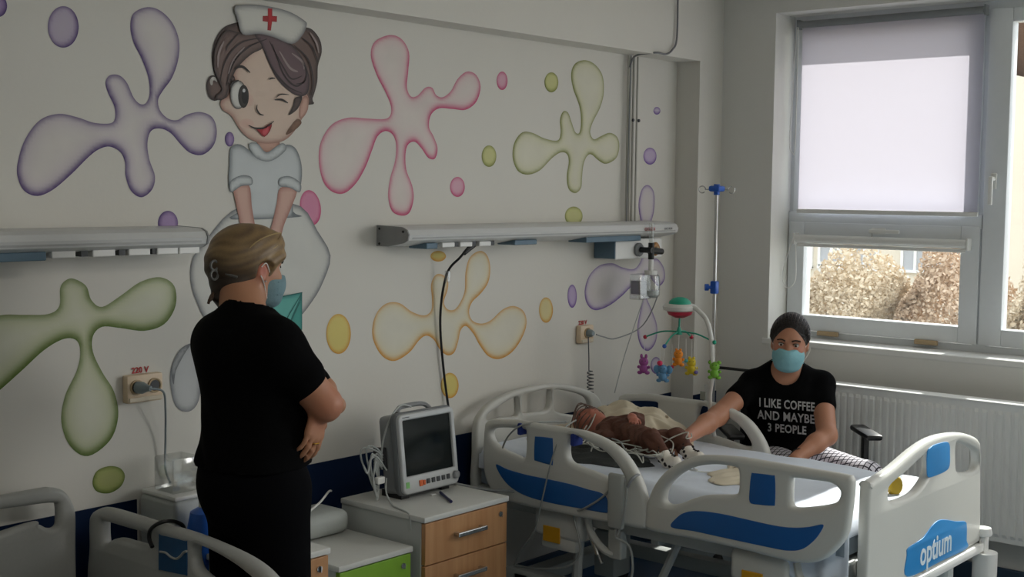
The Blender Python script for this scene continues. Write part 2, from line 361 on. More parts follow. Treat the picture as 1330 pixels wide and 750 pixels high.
# sun dried shrubs: each with its own leaves
LEAF = [mat('dry_leaf', 'cbb49b', .8, var=.3, scale=2), mat('pale_leaf', 'cfbfa6', .7, var=.3, scale=2)]
def shrub(x, y, zt, rx, ry, n, lab, k):
    t = thing('shrub', lab, 'shrub', (x, y, -4), 'sunlit dry shrubs outside the window'); 
    B().tube([(x, y, -4), (x+.1, y+.1, -2), (x, y, zt-1.2)], .1, 7, radii=[.12, .08, .04]).make('trunk', mat('bark', '6f5c4a', .9), t)
    pts = RNG.normal(size=(n, 3)); pts /= np.linalg.norm(pts, axis=1)[:, None]; pts *= (RNG.uniform(.45, 1, n)**.5)[:, None]
    h = 1.6; pts = pts*[rx, ry, h]+[x, y, zt-h]
    pts += (np.sin(pts[:, [1]]*5+k)*.15+np.cos(pts[:, [2]]*4)*.12)
    d1_ = RNG.normal(size=(n, 3)); d1_ /= np.linalg.norm(d1_, axis=1)[:, None]; d2_ = np.cross(d1_, RNG.normal(size=(n, 3))); d2_ /= np.linalg.norm(d2_, axis=1)[:, None]
    s = RNG.uniform(.018, .042, n)[:, None]
    V = np.concatenate([pts-d1_*s, pts+d2_*s*.6, pts+d1_*s, pts-d2_*s*.6], axis=1).reshape(-1, 3)
    me = bpy.data.meshes.new('foliage'); me.vertices.add(4*n); me.vertices.foreach_set('co', V.ravel()); me.loops.add(4*n); me.loops.foreach_set('vertex_index', np.arange(4*n))
    me.polygons.add(n); me.polygons.foreach_set('loop_start', np.arange(n)*4); me.update(); me.validate()
    o = link('foliage', me, LEAF[k % 2], t); o['kind'] = 'stuff'
for i, (x, y, zt, lab) in enumerate([(15.6, 8.3, .72, 'dry tan shrub at the left edge of the lower pane'), (15.2, 7.15, 1.22, 'dry tan shrub hiding the house, left of the middle of the lower pane'), (15.4, 6.0, 1.30, 'dry tan shrub at the right side of the lower pane'), (15.1, 4.9, 1.2, 'dry shrub behind the thick window post'), (15.3, 3.8, 1.1, 'dry tan shrub seen at the foot of the tall right window')]):
    shrub(x, y, zt, .75, .74, 24000, lab, i)
# ---------------------------------------------------------------- the mural, painted flat on the wall
PAINT = attr_mat('mural_paint')
mural = thing('wall_mural', 'painted mural of coloured splashes and a cartoon nurse covering the long wall', 'mural', (3.4, YM, 1.5))

def flat(name, px, inner, edge, parent, layer=0, width=.012, mid=None, dark=None, label=None, sm=5, base=.66, spacing=.0105):
    """a patch of paint on the wall; colour runs from the painted outline to the inside"""
    uv = uvp(1, YM, px)
    pts = [(p.x, p.y) for p in catmull([(a, b, 0) for a, b in uv], sm)] if sm else uv
    # resample outline
    out = []
    for i in range(len(pts)):
        a = pts[i]; b_ = pts[(i+1) % len(pts)]; d = math.dist(a, b_)
        if d < 1e-6: continue
        k = max(1, int(d/(spacing*.8)))
        out += [(a[0]+(b_[0]-a[0])*j/k, a[1]+(b_[1]-a[1])*j/k) for j in range(k)]
    A = np.array(out); n = len(A)
    lo = A.min(0); hi = A.max(0)
    gx, gy = np.meshgrid(np.arange(lo[0], hi[0], spacing), np.arange(lo[1], hi[1], spacing)); G = np.stack([gx.ravel(), gy.ravel()], 1)
    Bn = np.roll(A, -1, 0); E_ = Bn-A
    def dist(Q):
        W_ = Q[:, None]-A[None]; t = np.clip((W_*E_).sum(2)/(E_**2).sum(1), 0, 1); D = np.linalg.norm(W_-E_*t[..., None], axis=2)
        return D.min(1), D.argmin(1)
    ins = np.zeros(len(G), bool)
    for i in range(n):
        (xa, ya), (xb, yb) = A[i], Bn[i]
        if ya == yb: continue
        c = ((ya > G[:, 1]) != (yb > G[:, 1])) & (G[:, 0] < (xb-xa)*(G[:, 1]-ya)/(yb-ya)+xa); ins ^= c
    G = G[ins]; 
    if len(G): D, I = dist(G); k = D > spacing*.5; G = G[k]; D = D[k]; I = I[k]
    allp = [Vector(p) for p in A]+[Vector(p) for p in G]
    V, _, Fc, *_ = delaunay_2d_cdt(allp, [], [list(range(n))], 1, 1e-6)
    V = np.array([tuple(v) for v in V]); D, I = dist(V)
    area = .5*np.sum(A[:, 0]*Bn[:, 1]-Bn[:, 0]*A[:, 1])
    Nn = np.stack([E_[:, 1], -E_[:, 0]], 1)*(1 if area > 0 else -1); Nn /= np.linalg.norm(Nn, axis=1)[:, None]+1e-9
    s = np.ones(len(V))
    if dark is not None: dk = np.array(dark)/np.linalg.norm(dark); s = base+(1-base)*np.clip(Nn[I]@dk*.7+.3, 0, 1)
    inner, edge = np.array(lin(inner)), np.array(lin(edge)); midc = np.array(lin(mid)) if mid else (inner+edge)/2
    e1 = (np.exp(-(D/(width*(.5+.75*s**2)))**2)*np.minimum(1, s*1.12))[:, None]; e2 = (np.exp(-(D/(width*2.4))**1.2)*s*.65)[:, None]
    col = inner*(1-e2)+midc*e2; col = col*(1-e1)+edge*e1
    me = bpy.data.meshes.new(name); y = YM-.0008-.0006*layer
    me.from_pydata([(v[0], y, v[1]) for v in V], [], [f[::-1] for f in Fc]); me.update()
    ca = me.color_attributes.new('Paint', 'FLOAT_COLOR', 'POINT'); ca.data.foreach_set('color', np.concatenate([col, np.ones((len(V), 1))], 1).ravel().astype(np.float32))
    return link(name, me, PAINT, parent, label)
def stroke(name, px, w_, col, parent, layer=9, sm=5, taper=True, label=None):
    uv = catmull([(a, b, 0) for a, b in uvp(1, YM, px)], sm, False); n = len(uv); y = YM-.0008-.0006*layer; V = []
    for i, p in enumerate(uv):
        t = (uv[min(i+1, n-1)]-uv[max(i-1, 0)]).normalized(); q = Vector((-t.y, t.x, 0)); f = (.25+.75*math.sin(PI*(i+.5)/n)) if taper else 1
        V += [(p.x+q.x*w_*f/2, y, p.y+q.y*w_*f/2), (p.x-q.x*w_*f/2, y, p.y-q.y*w_*f/2)]
    me = bpy.data.meshes.new(name); me.from_pydata(V, [], [(2*i, 2*i+1, 2*i+3, 2*i+2) for i in range(n-1)]); me.update()
    ca = me.color_attributes.new('Paint', 'FLOAT_COLOR', 'POINT'); ca.data.foreach_set('color', np.tile([*lin(col), 1], len(V)).astype(np.float32))
    return link(name, me, PAINT, parent, label)
def ell(cx, cy, rx, ry, rot=0, n=14):
    c, s = math.cos(math.radians(rot)), math.sin(math.radians(rot))
    return [(cx+rx*math.cos(a)*c-ry*math.sin(a)*s, cy+rx*math.cos(a)*s+ry*math.sin(a)*c) for a in [2*PI*k/n for k in range(n)]]
K = .3467
PUR = ('d8d3ce', '3c1a68', 'a58cb8'); PNK = ('dcd3cc', 'c02a68', 'd795ad'); LIM = ('d9d6c3', '6c7414', 'c2c47c'); GRN = ('d4d4c2', '4c6606', 'a3b34c'); YEL = ('dcd8c8', 'cf8c0a', 'dcc878'); VIO = ('d9d3d2', '5c2f94', 'b6a0cc')
def splash(px, c, lab, dark, width=.012): return flat('paint_splash', px, c[0], c[1], mural, 0, width, c[2], dark, lab)
def dot(px, c, lab, dark, inner=None, layer=0, width=.008): return flat('paint_drop', px, inner or c[2], c[1], mural, layer, width, c[2], dark, lab, spacing=.010)
splash(zoom(0, 0, .3466, [(550,27),(600,40),(645,85),(670,150),(668,220),(645,290),(610,340),(592,375),(600,415),(630,445),(665,450),(700,430),(750,420),(795,440),(812,490),(800,545),(760,580),(715,575),(680,545),(640,500),(600,482),(565,492),(552,540),(560,600),(580,660),(570,710),(530,740),(490,715),(470,660),(468,610),(450,570),(410,550),(370,560),(330,590),(270,650),(200,710),(140,735),(90,715),(65,660),(68,600),(95,520),(150,450),(220,427),(290,440),(350,460),(410,463),(430,445),(428,400),(405,350),(395,310),(410,283),(445,282),(475,310),(500,365),(525,390),(548,385),(560,350),(555,290),(530,220),(500,160),(488,100),(500,50)]), PUR, 'large purple splash left of the nurse', (-.3, -1))
splash(zoom(400, 30, .3467, [(305,45),(350,60),(378,110),(375,180),(370,240),(385,275),(410,272),(440,242),(465,243),(480,270),(505,278),(535,255),(560,210),(595,182),(630,195),(646,240),(630,295),(590,325),(540,322),(490,320),(460,345),(453,390),(470,425),(485,470),(475,508),(450,505),(425,470),(400,445),(375,455),(365,490),(368,550),(390,610),(395,660),(380,710),(350,722),(315,705),(300,650),(308,580),(325,520),(330,460),(318,420),(290,405),(260,425),(240,475),(215,540),(180,600),(135,638),(90,632),(55,590),(40,510),(50,440),(90,380),(150,355),(220,358),(285,360),(308,345),(310,310),(290,260),(255,190),(235,120),(250,70)]), PNK, 'pink splash right of the nurse', (.2, -1), .011)
splash(zoom(640, 60, .32, [(375,57),(415,75),(445,120),(450,190),(435,250),(405,310),(395,350),(410,378),(440,365),(475,352),(505,370),(513,410),(500,455),(460,478),(430,465),(400,440),(382,447),(368,480),(362,530),(358,575),(335,597),(308,580),(300,530),(308,470),(300,438),(275,432),(240,455),(190,505),(140,522),(100,505),(80,450),(88,390),(120,350),(160,352),(210,375),(262,383),(275,350),(272,300),(285,266),(305,270),(320,310),(335,350),(352,350),(358,300),(350,240),(325,170),(318,110),(335,70)]), LIM, 'olive green splash above the right bed head unit', (-1, -.4), .010)
splash(zoom(720, 180, .4267, [(285,142),(303,165),(303,220),(290,270),(283,320),(290,362),(315,368),(333,395),(335,430),(318,450),(300,435),(285,412),(272,425),(275,470),(295,520),(312,570),(308,620),(285,647),(262,630),(252,580),(262,520),(270,475),(262,455),(235,452),(205,480),(165,510),(125,523),(100,505),(92,465),(105,420),(135,388),(175,380),(205,392),(240,398),(260,378),(272,340),(275,300),(262,250),(256,200),(266,155)]), VIO, 'violet splash at the right end of the mural', (-.4, -1), .009)
splash(zoom(410, 290, .32, [(665,113),(695,130),(708,180),(700,240),(670,285),(635,320),(622,360),(635,395),(670,408),(710,395),(760,350),(805,337),(845,360),(855,410),(835,470),(795,525),(745,552),(700,540),(665,495),(640,450),(610,418),(588,435),(578,480),(562,525),(535,537),(505,515),(480,475),(450,457),(420,475),(380,525),(320,560),(270,540),(235,480),(230,420),(250,360),(290,325),(340,325),(390,360),(440,375),(468,355),(472,310),(468,250),(485,212),(510,208),(535,230),(535,270),(520,320),(535,350),(565,350),(590,315),(605,270),(608,200),(625,140)]), YEL, 'yellow splash under the right bed head unit', (-.2, -1), .010)
splash(zoom(0, 260, .52, [(185,197),(215,215),(228,250),(255,267),(300,240),(350,205),(400,193),(435,215),(438,265),(410,310),(360,327),(300,320),(255,317),(232,340),(232,380),(255,430),(285,480),(295,540),(275,600),(220,640),(175,615),(153,555),(162,490),(190,430),(200,385),(192,352),(160,347),(110,375),(50,430),(-20,490),(-80,520),(-130,480),(-130,380),(-60,310),(0,288),(60,287),(120,285),(148,265),(150,220),(165,200)]), GRN, 'green splash under the left bed head unit', (.3, -1), .016)
dot(ell(82, 35, 20, 27), PUR, 'pale purple drop at the top left', (1, -.6), 'bdb3c2')
dot(ell(-2, 8, 11, 14), PUR, 'purple drop cut by the left edge', (1, -.6))
dot(ell(298, 181, 6, 9.5), PUR, 'tiny purple drop by the nurse chin', (-1, 0))
dot(ell(218, 290, 13, 16), PUR, 'purple drop over the left bed head unit', (-1, 0))
for a, lab in (((652, 105, 7, 12), 'small pink drop at the top'), ((594, 243, 9.5, 13), 'small pink drop under the pink splash'), ((403, 270, 13.5, 23, -8), 'large pink drop beside the nurse skirt')): dot(ell(*a), PNK, lab, (.2, -1), 'd8a9ba' if a[0] > 500 else 'd588a8')
for a, lab in (((635, 203, 9.5, 14), 'olive drop left of the olive splash'), ((716, 107, 9, 13), 'olive drop above the olive splash'), ((745, 281, 11.5, 12.5), 'olive drop resting on the right unit')): dot(ell(*a), LIM, lab, (-.3, -1), 'c8c78a')
dot(ell(853, 144, 4.5, 5), VIO, 'tiny violet drop high on the right', (0, -1), 'cfc6d0'); dot(ell(844, 203, 8.5, 11), VIO, 'violet drop above the violet splash', (0, -1), 'c5b4cf')
dot(ell(743, 385, 6, 15), VIO, 'violet drop left of the violet splash', (0, -1), 'bfaccd'); dot(ell(852, 475, 7, 11), VIO, 'violet drop behind the mobile', (0, -1), 'cfc6d0')
for a, lab in (((439.5, 434, 16, 26), 'large yellow drop beside the standing person'), ((569, 333, 10, 7), 'yellow drop close under the unit'), ((709, 403, 9, 16.5), 'yellow drop right of the yellow splash'), ((584, 501, 11.5, 16.5), 'yellow drop below the yellow splash')): dot(ell(*a), YEL, lab, (.5, -1), 'dccb74' if a[0] < 660 else 'd9cc98')
dot([(120, 628), (125, 613), (140, 606), (155, 608), (162, 618), (157, 632), (142, 641), (126, 639)], GRN, 'green drop above the navy stripe', (-.5, -1), 'b5b978')

# the nurse
Zn = lambda pts: zoom(260, 0, .2667, pts)
nurse = flat('painted_nurse', [(300,275),(270,308),(250,335),(247,365),(256,395),(275,425),(330,445),(380,420),(405,392),(420,365),(429,332),(412,300),(390,268),(340,262)], 'd2d2cc', '6c6e72', mural, 1, .009, 'bcbdbb', None, 'painted cartoon nurse in white dress and cap', sm=3)
def nf(name, px, a, b_, lay, wd=.006, mid=None, sm=4, dark=None, label=None, sp=.011): return flat(name, px, a, b_, nurse, lay, wd, mid, dark, label, sm, spacing=sp)
HB = ('6c5750', '2c211f', '5c4a46')
nf('shoe', [(248,446),(233,455),(222,478),(221,500),(228,528),(245,535),(258,520),(262,480),(258,450)], 'c6c8c8', '7c7e82', 1, .008)
nf('shoe_sole', [(222,478),(233,455),(247,447),(238,462),(228,482),(225,500)], 'a9abac', '6f7174', 2, .004)
nf('leg', [(382,400),(392,400),(386,472),(380,470)], 'c89a94', '96645f', 1)
nf('hair', Zn([(195,105),(120,130),(75,185),(55,260),(60,330),(75,385),(66,368),(42,374),(28,415),(38,470),(68,492),(105,480),(140,500),(520,512),(545,480),(568,400),(572,320),(590,255),(582,195),(545,145),(500,130),(400,100),(280,90)]), *HB[:2], 2, .009, HB[2], label='brown painted hair')
nf('curl_gap', Zn([(72,378),(55,376),(45,395),(50,415),(58,412),(60,395),(68,392),(80,400)]), 'd2d0ca', 'b0aca6', 3, .002)
nf('neck', Zn([(285,680),(375,680),(378,720),(330,745),(280,725)]), 'c79e8c', '9a6d5c', 3)
nf('dress', [(299,192),(312,188),(330,200),(345,204),(358,196),(372,188),(384,194),(391,215),(390,240),(382,250),(380,275),(388,282),(300,285),(318,270),(320,250),(298,246),(297,215)], 'cacfd0', '6e7478', 4, .008, 'b4babc')
nf('collar', [(322,188),(333,186),(345,198),(358,190),(367,186),(371,194),(358,206),(345,210),(330,204)], 'ced3d3', '7d8386', 5, .005)
for px in ([(303,243),(322,240),(326,268),(330,292),(334,318),(318,318),(311,292),(305,262)], [(363,244),(384,246),(378,268),(368,292),(360,318),(345,318),(352,292),(358,266)]): nf('arm', px, 'd2ab9d', 'a87566', 6, .007)
nf('sleeve_cuff', [(298,236),(312,228),(325,230),(326,240),(312,242),(299,250)], 'ccd1d1', '6e7478', 7, .004); nf('sleeve_cuff', [(362,232),(375,229),(389,238),(388,250),(375,244),(362,242)], 'ccd1d1', '6e7478', 7, .004)
nf('face', Zn([(165,400),(160,350),(210,280),(290,212),(330,235),(380,330),(450,400),(500,440),(525,480),(518,530),(492,580),(455,640),(405,685),(330,700),(260,688),(200,645),(155,575),(135,555),(105,535),(95,500),(110,480),(130,470)]), 'd6bfae', 'a37a6c', 5, .008, 'cfae9e')
nf('cheek', Zn(ell(222, 602, 36, 24)), 'd3a597', 'd4b6a6', 6, .01); nf('cheek', Zn(ell(238, 490, 18, 30)), 'd3a99b', 'd4b8a8', 6, .01)
nf('hair_lock', Zn([(190,160),(260,165),(310,190),(300,235),(250,262),(205,300),(165,350),(135,430),(118,478),(85,488),(70,470),(100,440),(88,400),(62,330),(70,230),(120,150)]), '75605a', '2c211f', 7, .006, '5f4c47')
nf('hair_lock', Zn([(260,165),(330,165),(430,210),(490,280),(525,370),(522,440),(500,468),(455,462),(400,420),(360,370),(330,310),(305,250),(290,215)]), '6a5458', '2b2022', 8, .006, '55424a')
for q in ([(330,200),(400,330),(440,385),(490,370)], [(345,215),(400,360),(460,420),(510,390)], [(310,250),(350,340),(420,420),(490,455)], [(490,300),(512,350),(500,400),(460,410)], [(320,190),(230,230),(160,300),(120,420)], [(290,185),(190,210),(120,290),(90,400)], [(180,165),(130,220),(120,250)], [(490,185),(540,230),(570,310)], [(450,220),(520,290),(545,400),(530,480)]):
    stroke('hair_line', Zn(q), .006, '2f2426', nurse, 10)
for q in ([(380,250),(430,330),(470,350)], [(110,200),(85,260),(80,330)], [(530,160),(560,210),(572,260)], [(440,260),(490,300),(500,340)], [(210,230),(160,290),(130,360)]): stroke('hair_shine', Zn(q), .009, '9a8a88', nurse, 10)
nf('sideburn', Zn([(478,470),(492,475),(470,530),(425,562),(445,520),(455,480)]), '564540', '2c211f', 9, .003)
nf('ear', Zn([(500,470),(522,480),(520,535),(495,575),(478,570),(480,520)]), 'd0a897', '9a6f60', 6, .004)
nf('brown_patch', Zn([(470,580),(488,600),(455,635),(413,657),(440,612)]), '86644e', '6f4f3c', 9, .003)
nf('nurse_cap', Zn([(160,42),(190,24),(300,28),(420,55),(500,100),(512,125),(490,175),(440,215),(350,182),(280,166),(200,168),(175,95)]), 'd5d4cc', '77777a', 11, .008, 'bfbfbb', label='white painted nurse cap with a red cross')
nf('red_cross', Zn([(322,42),(344,42),(344,78),(367,80),(366,108),(343,106),(337,150),(320,148),(322,108),(297,104),(298,78),(322,78)]), 'c01822', '98101a', 12, .002, sm=0, label='red cross')
nf('eye_white', Zn(ell(180, 462, 40, 70)), 'd9d8d2', '2c2524', 9, .0035, sm=2); nf('iris', Zn(ell(205, 470, 26, 56)), '3a3430', '191413', 10, .004, sm=2, sp=.006); nf('pupil', Zn(ell(210, 470, 15, 36)), '0c0a0a', '0c0a0a', 11, sm=2, sp=.006); nf('eye_glint', Zn(ell(206, 442, 7, 9)), 'e0e0e0', 'cccccc', 12, sm=2, sp=.006)
for q, ww_ in (([(162,340),(180,326),(205,328),(236,355)], .009), ([(328,388),(340,382),(358,382)], .006), ([(355,487),(390,486),(420,503)], .007), ([(362,476),(385,460),(425,462)], .004), ([(270,510),(268,532),(282,555),(302,562)], .006), ([(228,610),(262,625),(310,622),(352,590)], .006), ([(140,430),(150,405),(180,392)], .008), ([(148,395),(138,385)], .004), ([(140,412),(128,404)], .004), ([(160,385),(155,372)], .004)):
    stroke('line', Zn(q), ww_, '1d1616', nurse, 13)
nf('mouth', Zn([(262,622),(300,622),(342,597),(332,640),(305,668),(283,648)]), 'b81c26', '7a1018', 12, .003, sm=2, sp=.008); nf('tongue', Zn([(305,625),(325,615),(325,645),(305,662),(292,645)]), 'd0525a', 'b03038', 13, .002, sm=2, sp=.008)
nf('bag', [(338,412),(362,386),(391,380),(391,425),(383,453),(366,440),(340,426)], '5fb2a8', '1f7f78', 8, .005, sm=0, label='teal painted bag')
nf('bag_side', [(391,380),(391,428),(383,453),(366,440),(376,415)], '3a9a90', '1a6f68', 9, .004, sm=0)
for q in ([(338,412),(362,386),(391,380)], [(391,380),(372,412),(366,440)], [(388,392),(376,418),(372,440)], [(340,425),(366,430)]): stroke('line', q, .005, '14655f', nurse, 10, 1)
# ---------------------------------------------------------------- headwall units, sockets, pipes
UN = mat('unit_aluminium', 'cfd0cf', .35, var=.02); UB = mat('unit_blue', '5a7486', .5)
def unit(xa, xb, zt, label, left):
    t = thing('bed_head_unit', label, 'wall unit', ((xa+xb)/2, YM, zt-.04))
    # aluminium profile: section in (y,z), extruded along X
    sec = [(0, 0), (-.13, -.004), (-.155, -.014), (-.165, -.032), (-.16, -.052), (-.14, -.062), (-.06, -.078), (0, -.078)]
    V = []; 
    for x in (xa, xb): V += [(x, YM+y, zt+z) for y, z in sec]
    n = len(sec); Fc = [(i, (i+1) % n, (i+1) % n+n, i+n) for i in range(n)]+[tuple(range(n))[::-1], tuple(range(n, 2*n))]
    o = raw('housing', V, Fc, UN, t); bm = bmesh.new(); bm.from_mesh(o.data); bmesh.ops.recalc_face_normals(bm, faces=bm.faces); bm.to_mesh(o.data); bm.free()
    ex = (xa-.006, xa) if left is False else (xb, xb+.006)
    e = raw('end_cap', [(x, YM+y*1.02, zt+z+.001) for x in ex for y, z in sec], Fc, mat('unit_end_grey', '8f9090', .5), t, 'grey end cap')
    bb = B()
    for (y, z) in ((-.015, -.012), (-.015, -.068), (-.14, -.02)): bb.ball((ex[0] if left is False else ex[1], YM+y, zt+z), .005, u=8, v=5)
    bb.make('screw', BLACK, e)
    B().box((xa+.02, YM-.163, zt-.047), (xb-.02, YM-.158, zt-.041)).make('groove', mat('unit_groove', 'a2a3a2', .4), o)
    return t, o
def fitting(t, xa, xb, y0, y1, zt, m, name='outlet'):
    # an outlet on the sloping underside of the unit
    def z(y): return zt-.078+(y+.06 if y < -.06 else 0)*-.2 - .001
    return B().box((xa, YM+y0, zt-.083), (xb, YM+y1, zt-.055), .003).make(name, m, t)
tu, hu = unit(1.35, 2.462, 1.575, 'pale bed head wall unit with sockets at the left edge of the photo', True)
for i, x in enumerate((1.95, 2.08, 2.20, 2.30, 2.38)): fitting(tu, x, x+.075, -.135, -.05, 1.575, WHITE, 'outlet' if i % 2 else 'socket_cover')
B().box((1.36, YM-.14, 1.487), (1.93, YM-.045, 1.512), .003).make('light_cover', UB, tu, 'blue grey lamp cover')
for x in (2.045, 2.17, 2.285): B().box((x, YM-.13, 1.494), (x+.022, YM-.06, 1.52)).make('dark_slot', DGREY, tu)
tu, hu = unit(3.352, 5.135, 1.565, 'long white bed head wall unit above the right bed', False)
B().box((3.47, YM-.14, 1.478), (3.53, YM-.045, 1.5), .003).make('outlet', UB, tu); 
for x in (3.56, 3.66, 3.77): B().box((x, YM-.135, 1.481), (x+.07, YM-.05, 1.5), .003).make('outlet', WHITE, tu); B().box((x+.075, YM-.13, 1.482), (x+.095, YM-.06, 1.5)).make('dark_slot', DGREY, tu)
B().box((3.98, YM-.14, 1.48), (4.12, YM-.045, 1.5), .003).make('light_cover', UB, tu)
B().box((4.45, YM-.145, 1.479), (4.86, YM-.045, 1.503), .003).make('light_cover', UB, tu, 'blue grey lamp cover')
text('lettering', 'OXIGEN', .022, wall_mtx(1, Vector((4.90, YM-.166, 1.531))), mat('red_print', 'b02020', .5), hu, label='small red print')
text('lettering', 'VACUUM', .016, wall_mtx(1, Vector((5.05, YM-.166, 1.531))), GREY, hu, label='small grey print')
# gas outlet box under the right end
t = thing('gas_outlet_box', 'white box with two round gas outlets under the right end of the long unit', 'gas outlet', (4.93, YM-.05, 1.42))
B().box((4.70, YM-.12, 1.395), (5.07, YM, 1.487), .006).make('box', WHITE, t)
B().box((4.695, YM-.118, 1.40), (4.71, YM-.004, 1.485)).make('side_panel', UB, t, 'blue grey side')
for x, m_ in ((4.87, GREY), (5.0, mat('amber_plastic', 'a8753c', .4))):
    o = B().lathe((x, YM-.12, 1.437), [(.03, 0), (.032, .012), (.026, .018), (.02, .018)], 20, (0, -1, 0)).make('outlet', m_, t, None, True)
    B().lathe((x, YM-.138, 1.437), [(.013, 0), (.012, .006)], 14, (0, -1, 0)).make('outlet_core', BLACK if x < 4.9 else BEIGE, o)
t = thing('oxygen_flowmeter', 'clear oxygen flowmeter with humidifier bottle plugged into the gas outlet', 'flowmeter', (4.90, YM-.18, 1.40))
CLEAR = bpy.data.materials.new('clear_plastic'); CLEAR.use_nodes = True; nt = CLEAR.node_tree; N = nt.nodes; L = nt.links
N.remove(N['Principled BSDF']); tr = N.new('ShaderNodeBsdfTransparent'); tr.inputs[0].default_value = (.86, .87, .86, 1); gl = N.new('ShaderNodeBsdfGlossy'); gl.inputs[0].default_value = (.8, .8, .8, 1); gl.inputs[1].default_value = .1
m1 = N.new('ShaderNodeMixShader'); m1.inputs[0].default_value = .18; L.new(tr.outputs[0], m1.inputs[1]); L.new(gl.outputs[0], m1.inputs[2]); L.new(m1.outputs[0], N['Material Output'].inputs['Surface'])
B().cyl((4.87, YM-.13, 1.437), (4.87, YM-.20, 1.437), .013).cyl((4.87, YM-.185, 1.437), (4.97, YM-.185, 1.428), .017, r2=.014).cyl((4.885, YM-.185, 1.47), (4.885, YM-.185, 1.395), .014).make('valve', BLACK, t, 'black valve body')
B().cyl((4.885, YM-.185, 1.47), (4.885, YM-.185, 1.56), .012).make('flow_tube', CLEAR, t)
B().cyl((4.885, YM-.185, 1.395), (4.885, YM-.185, 1.345), .012).cyl((4.885, YM-.185, 1.345), (4.885, YM-.185, 1.325), .03).make('cap', WHITE, t)
B().lathe((4.885, YM-.185, 1.22), [(.03, 0), (.042, .01), (.044, .07), (.04, .1), (.025, .11)], 20).make('bottle', CLEAR, t, 'clear humidifier bottle', True)
B().lathe((4.885, YM-.185, 1.223), [(.03, 0), (.040, .01), (.041, .03)], 20).make('water', mat('water_plastic', 'cfd6d8', .1), t)
t2 = thing('drip_chamber_pad', 'small clear plastic box with grey foam hanging beside the humidifier', 'box', (4.82, YM-.16, 1.25))
B().box((4.78, YM-.2, 1.215), (4.87, YM-.14, 1.33), .006).make('box', CLEAR, t2); B().box((4.785, YM-.195, 1.24), (4.84, YM-.145, 1.30), .003).make('foam', GREY, t2)
cable('oxygen_tube', [(4.91, YM-.19, 1.33), (4.97, YM-.17, 1.31), (4.98, YM-.16, 1.22), (4.95, YM-.1, 1.08), (4.80, YM-.06, 1.03), (4.70, YM-.06, 1.045), (4.64, YM-.065, 1.06)], .003, mat('tube_grey', '9a9c9c', .4), None, 'thin grey cable looping from the flowmeter to the right wall socket', 'cable')
cable('oxygen_tube', [(4.86, YM-.2, 1.31), (4.83, YM-.16, 1.15), (4.81, YM-.10, .95), (4.78, YM-.07, .78)], .0022, mat('clear_tube', 'c3c5c3', .3), None, 'thin clear tube hanging straight down from the humidifier', 'tube')
# vertical trunk pipes
t = thing('gas_pipes', 'bundle of four thin vertical pipes from the beam down to the long unit', 'pipes', (4.94, YM-.02, 1.9))
PIPE = mat('painted_pipe', 'b5b3aa', .5)
for x, r in ((4.912, .0055), (4.932, .004), (4.955, .006), (4.985, .005)): B().cyl((x, YM-.022, 1.56), (x, YM-.022, 2.325), r, 10).make('pipe', PIPE, t, None, True)
B().cyl((4.918, YM-.03, 2.325), (4.90, YM-.034, 1.56), .003, 8).make('thin_wire', GREY, t)
for x in (4.932, 4.978): B().lathe((x, YM-.036, 2.03), [(.008, 0), (.007, .006)], 10, (0, -1, 0)).make('clamp', DGREY, t)
cable('hanging_cable', [(4.91, YM-.03, 2.27), (4.925, YM-.05, 2.322), (4.96, YP-.006, 2.335), (5.04, YP-.01, 2.335), (5.09, YP-.012, 2.36), (5.125, YP-.012, 2.42), (5.125, YP-.012, 2.66)], .0045, mat('cable_grey', '77777a', .5), None, 'grey cable bending from the pipes up over the beam', 'cable')
# wall sockets
def socket(xa, xb, z0, z1, lab, txt, n, dy=.03):
    t = thing('wall_socket', lab, 'socket', ((xa+xb)/2, YM, (z0+z1)/2))
    B().box((xa, YM-dy, z0), (xb, YM, z1), .006).make('box', mat('old_socket', 'e0caae', .5, var=.1), t, None, True)
    B().box((xa+.006, YM-dy-.004, z0+.004), (xb-.006, YM-dy+.004, z0+.018), .002).make('lower_lip', mat('socket_lip', 'd8ccb6', .5), t)
    for k in range(n):
        x = xa+(xb-xa)*(k+.5)/n; z = (z0+z1)/2+.006
        f = B().lathe((x, YM-dy, z), [(.024, 0), (.024, .005), (.020, .005), (.018, .002)], 20, (0, -1, 0)).make('face', BEIGE, t, None, True)
        B().lathe((x, YM-dy-.0025, z), [(.017, 0), (.017, .0005)], 16, (0, -1, 0)).make('recess', DGREY, f)
    text('lettering', txt, .026, wall_mtx(1, Vector(((xa+xb)/2, YM-.002, z1+.010))), mat('red_print', 'b02020', .5), t, label='red voltage marking', bold=.0006)
socket(2.258, 2.388, 1.024, 1.112, 'yellowed double wall socket with a grey plug under the left unit', '220 V', 2)
t = thing('power_plug', 'grey plug in the left wall socket with its cable hanging down', 'plug', (2.29, YM-.035, 1.07))
PG = mat('plug_grey', '8b979b', .5)
B().lathe((2.291, YM-.034, 1.074), [(.019, 0), (.019, .02), (.012, .035), (.008, .05)], 16, (.35, -1, 0)).make('plug_body', PG, t, None, True)
cable('cord', [(2.305, YM-.08, 1.074), (2.35, YM-.085, 1.06), (2.375, YM-.06, 1.0), (2.395, YM-.03, .90), (2.40, YM-.02, .80), (2.42, YM-.02, .72), (2.36, YM-.05, .60), (2.30, YM-.06, .5)], .0035, PG, t)
socket(4.572, 4.668, 1.02, 1.10, 'yellowed wall socket with a coiled cord above the right bed head', '220 V', 1)
t = thing('power_plug', 'small grey plug with spiral cord in the right wall socket', 'plug', (4.62, YM-.035, 1.06))
B().lathe((4.62, YM-.034, 1.066), [(.017, 0), (.017, .018), (.010, .03)], 16, (0, -1, 0)).make('plug_body', PG, t, None, True)
hel = [(4.60, YM-.05, 1.05), (4.60, YM-.055, .96), (4.602, YM-.055, .90)]
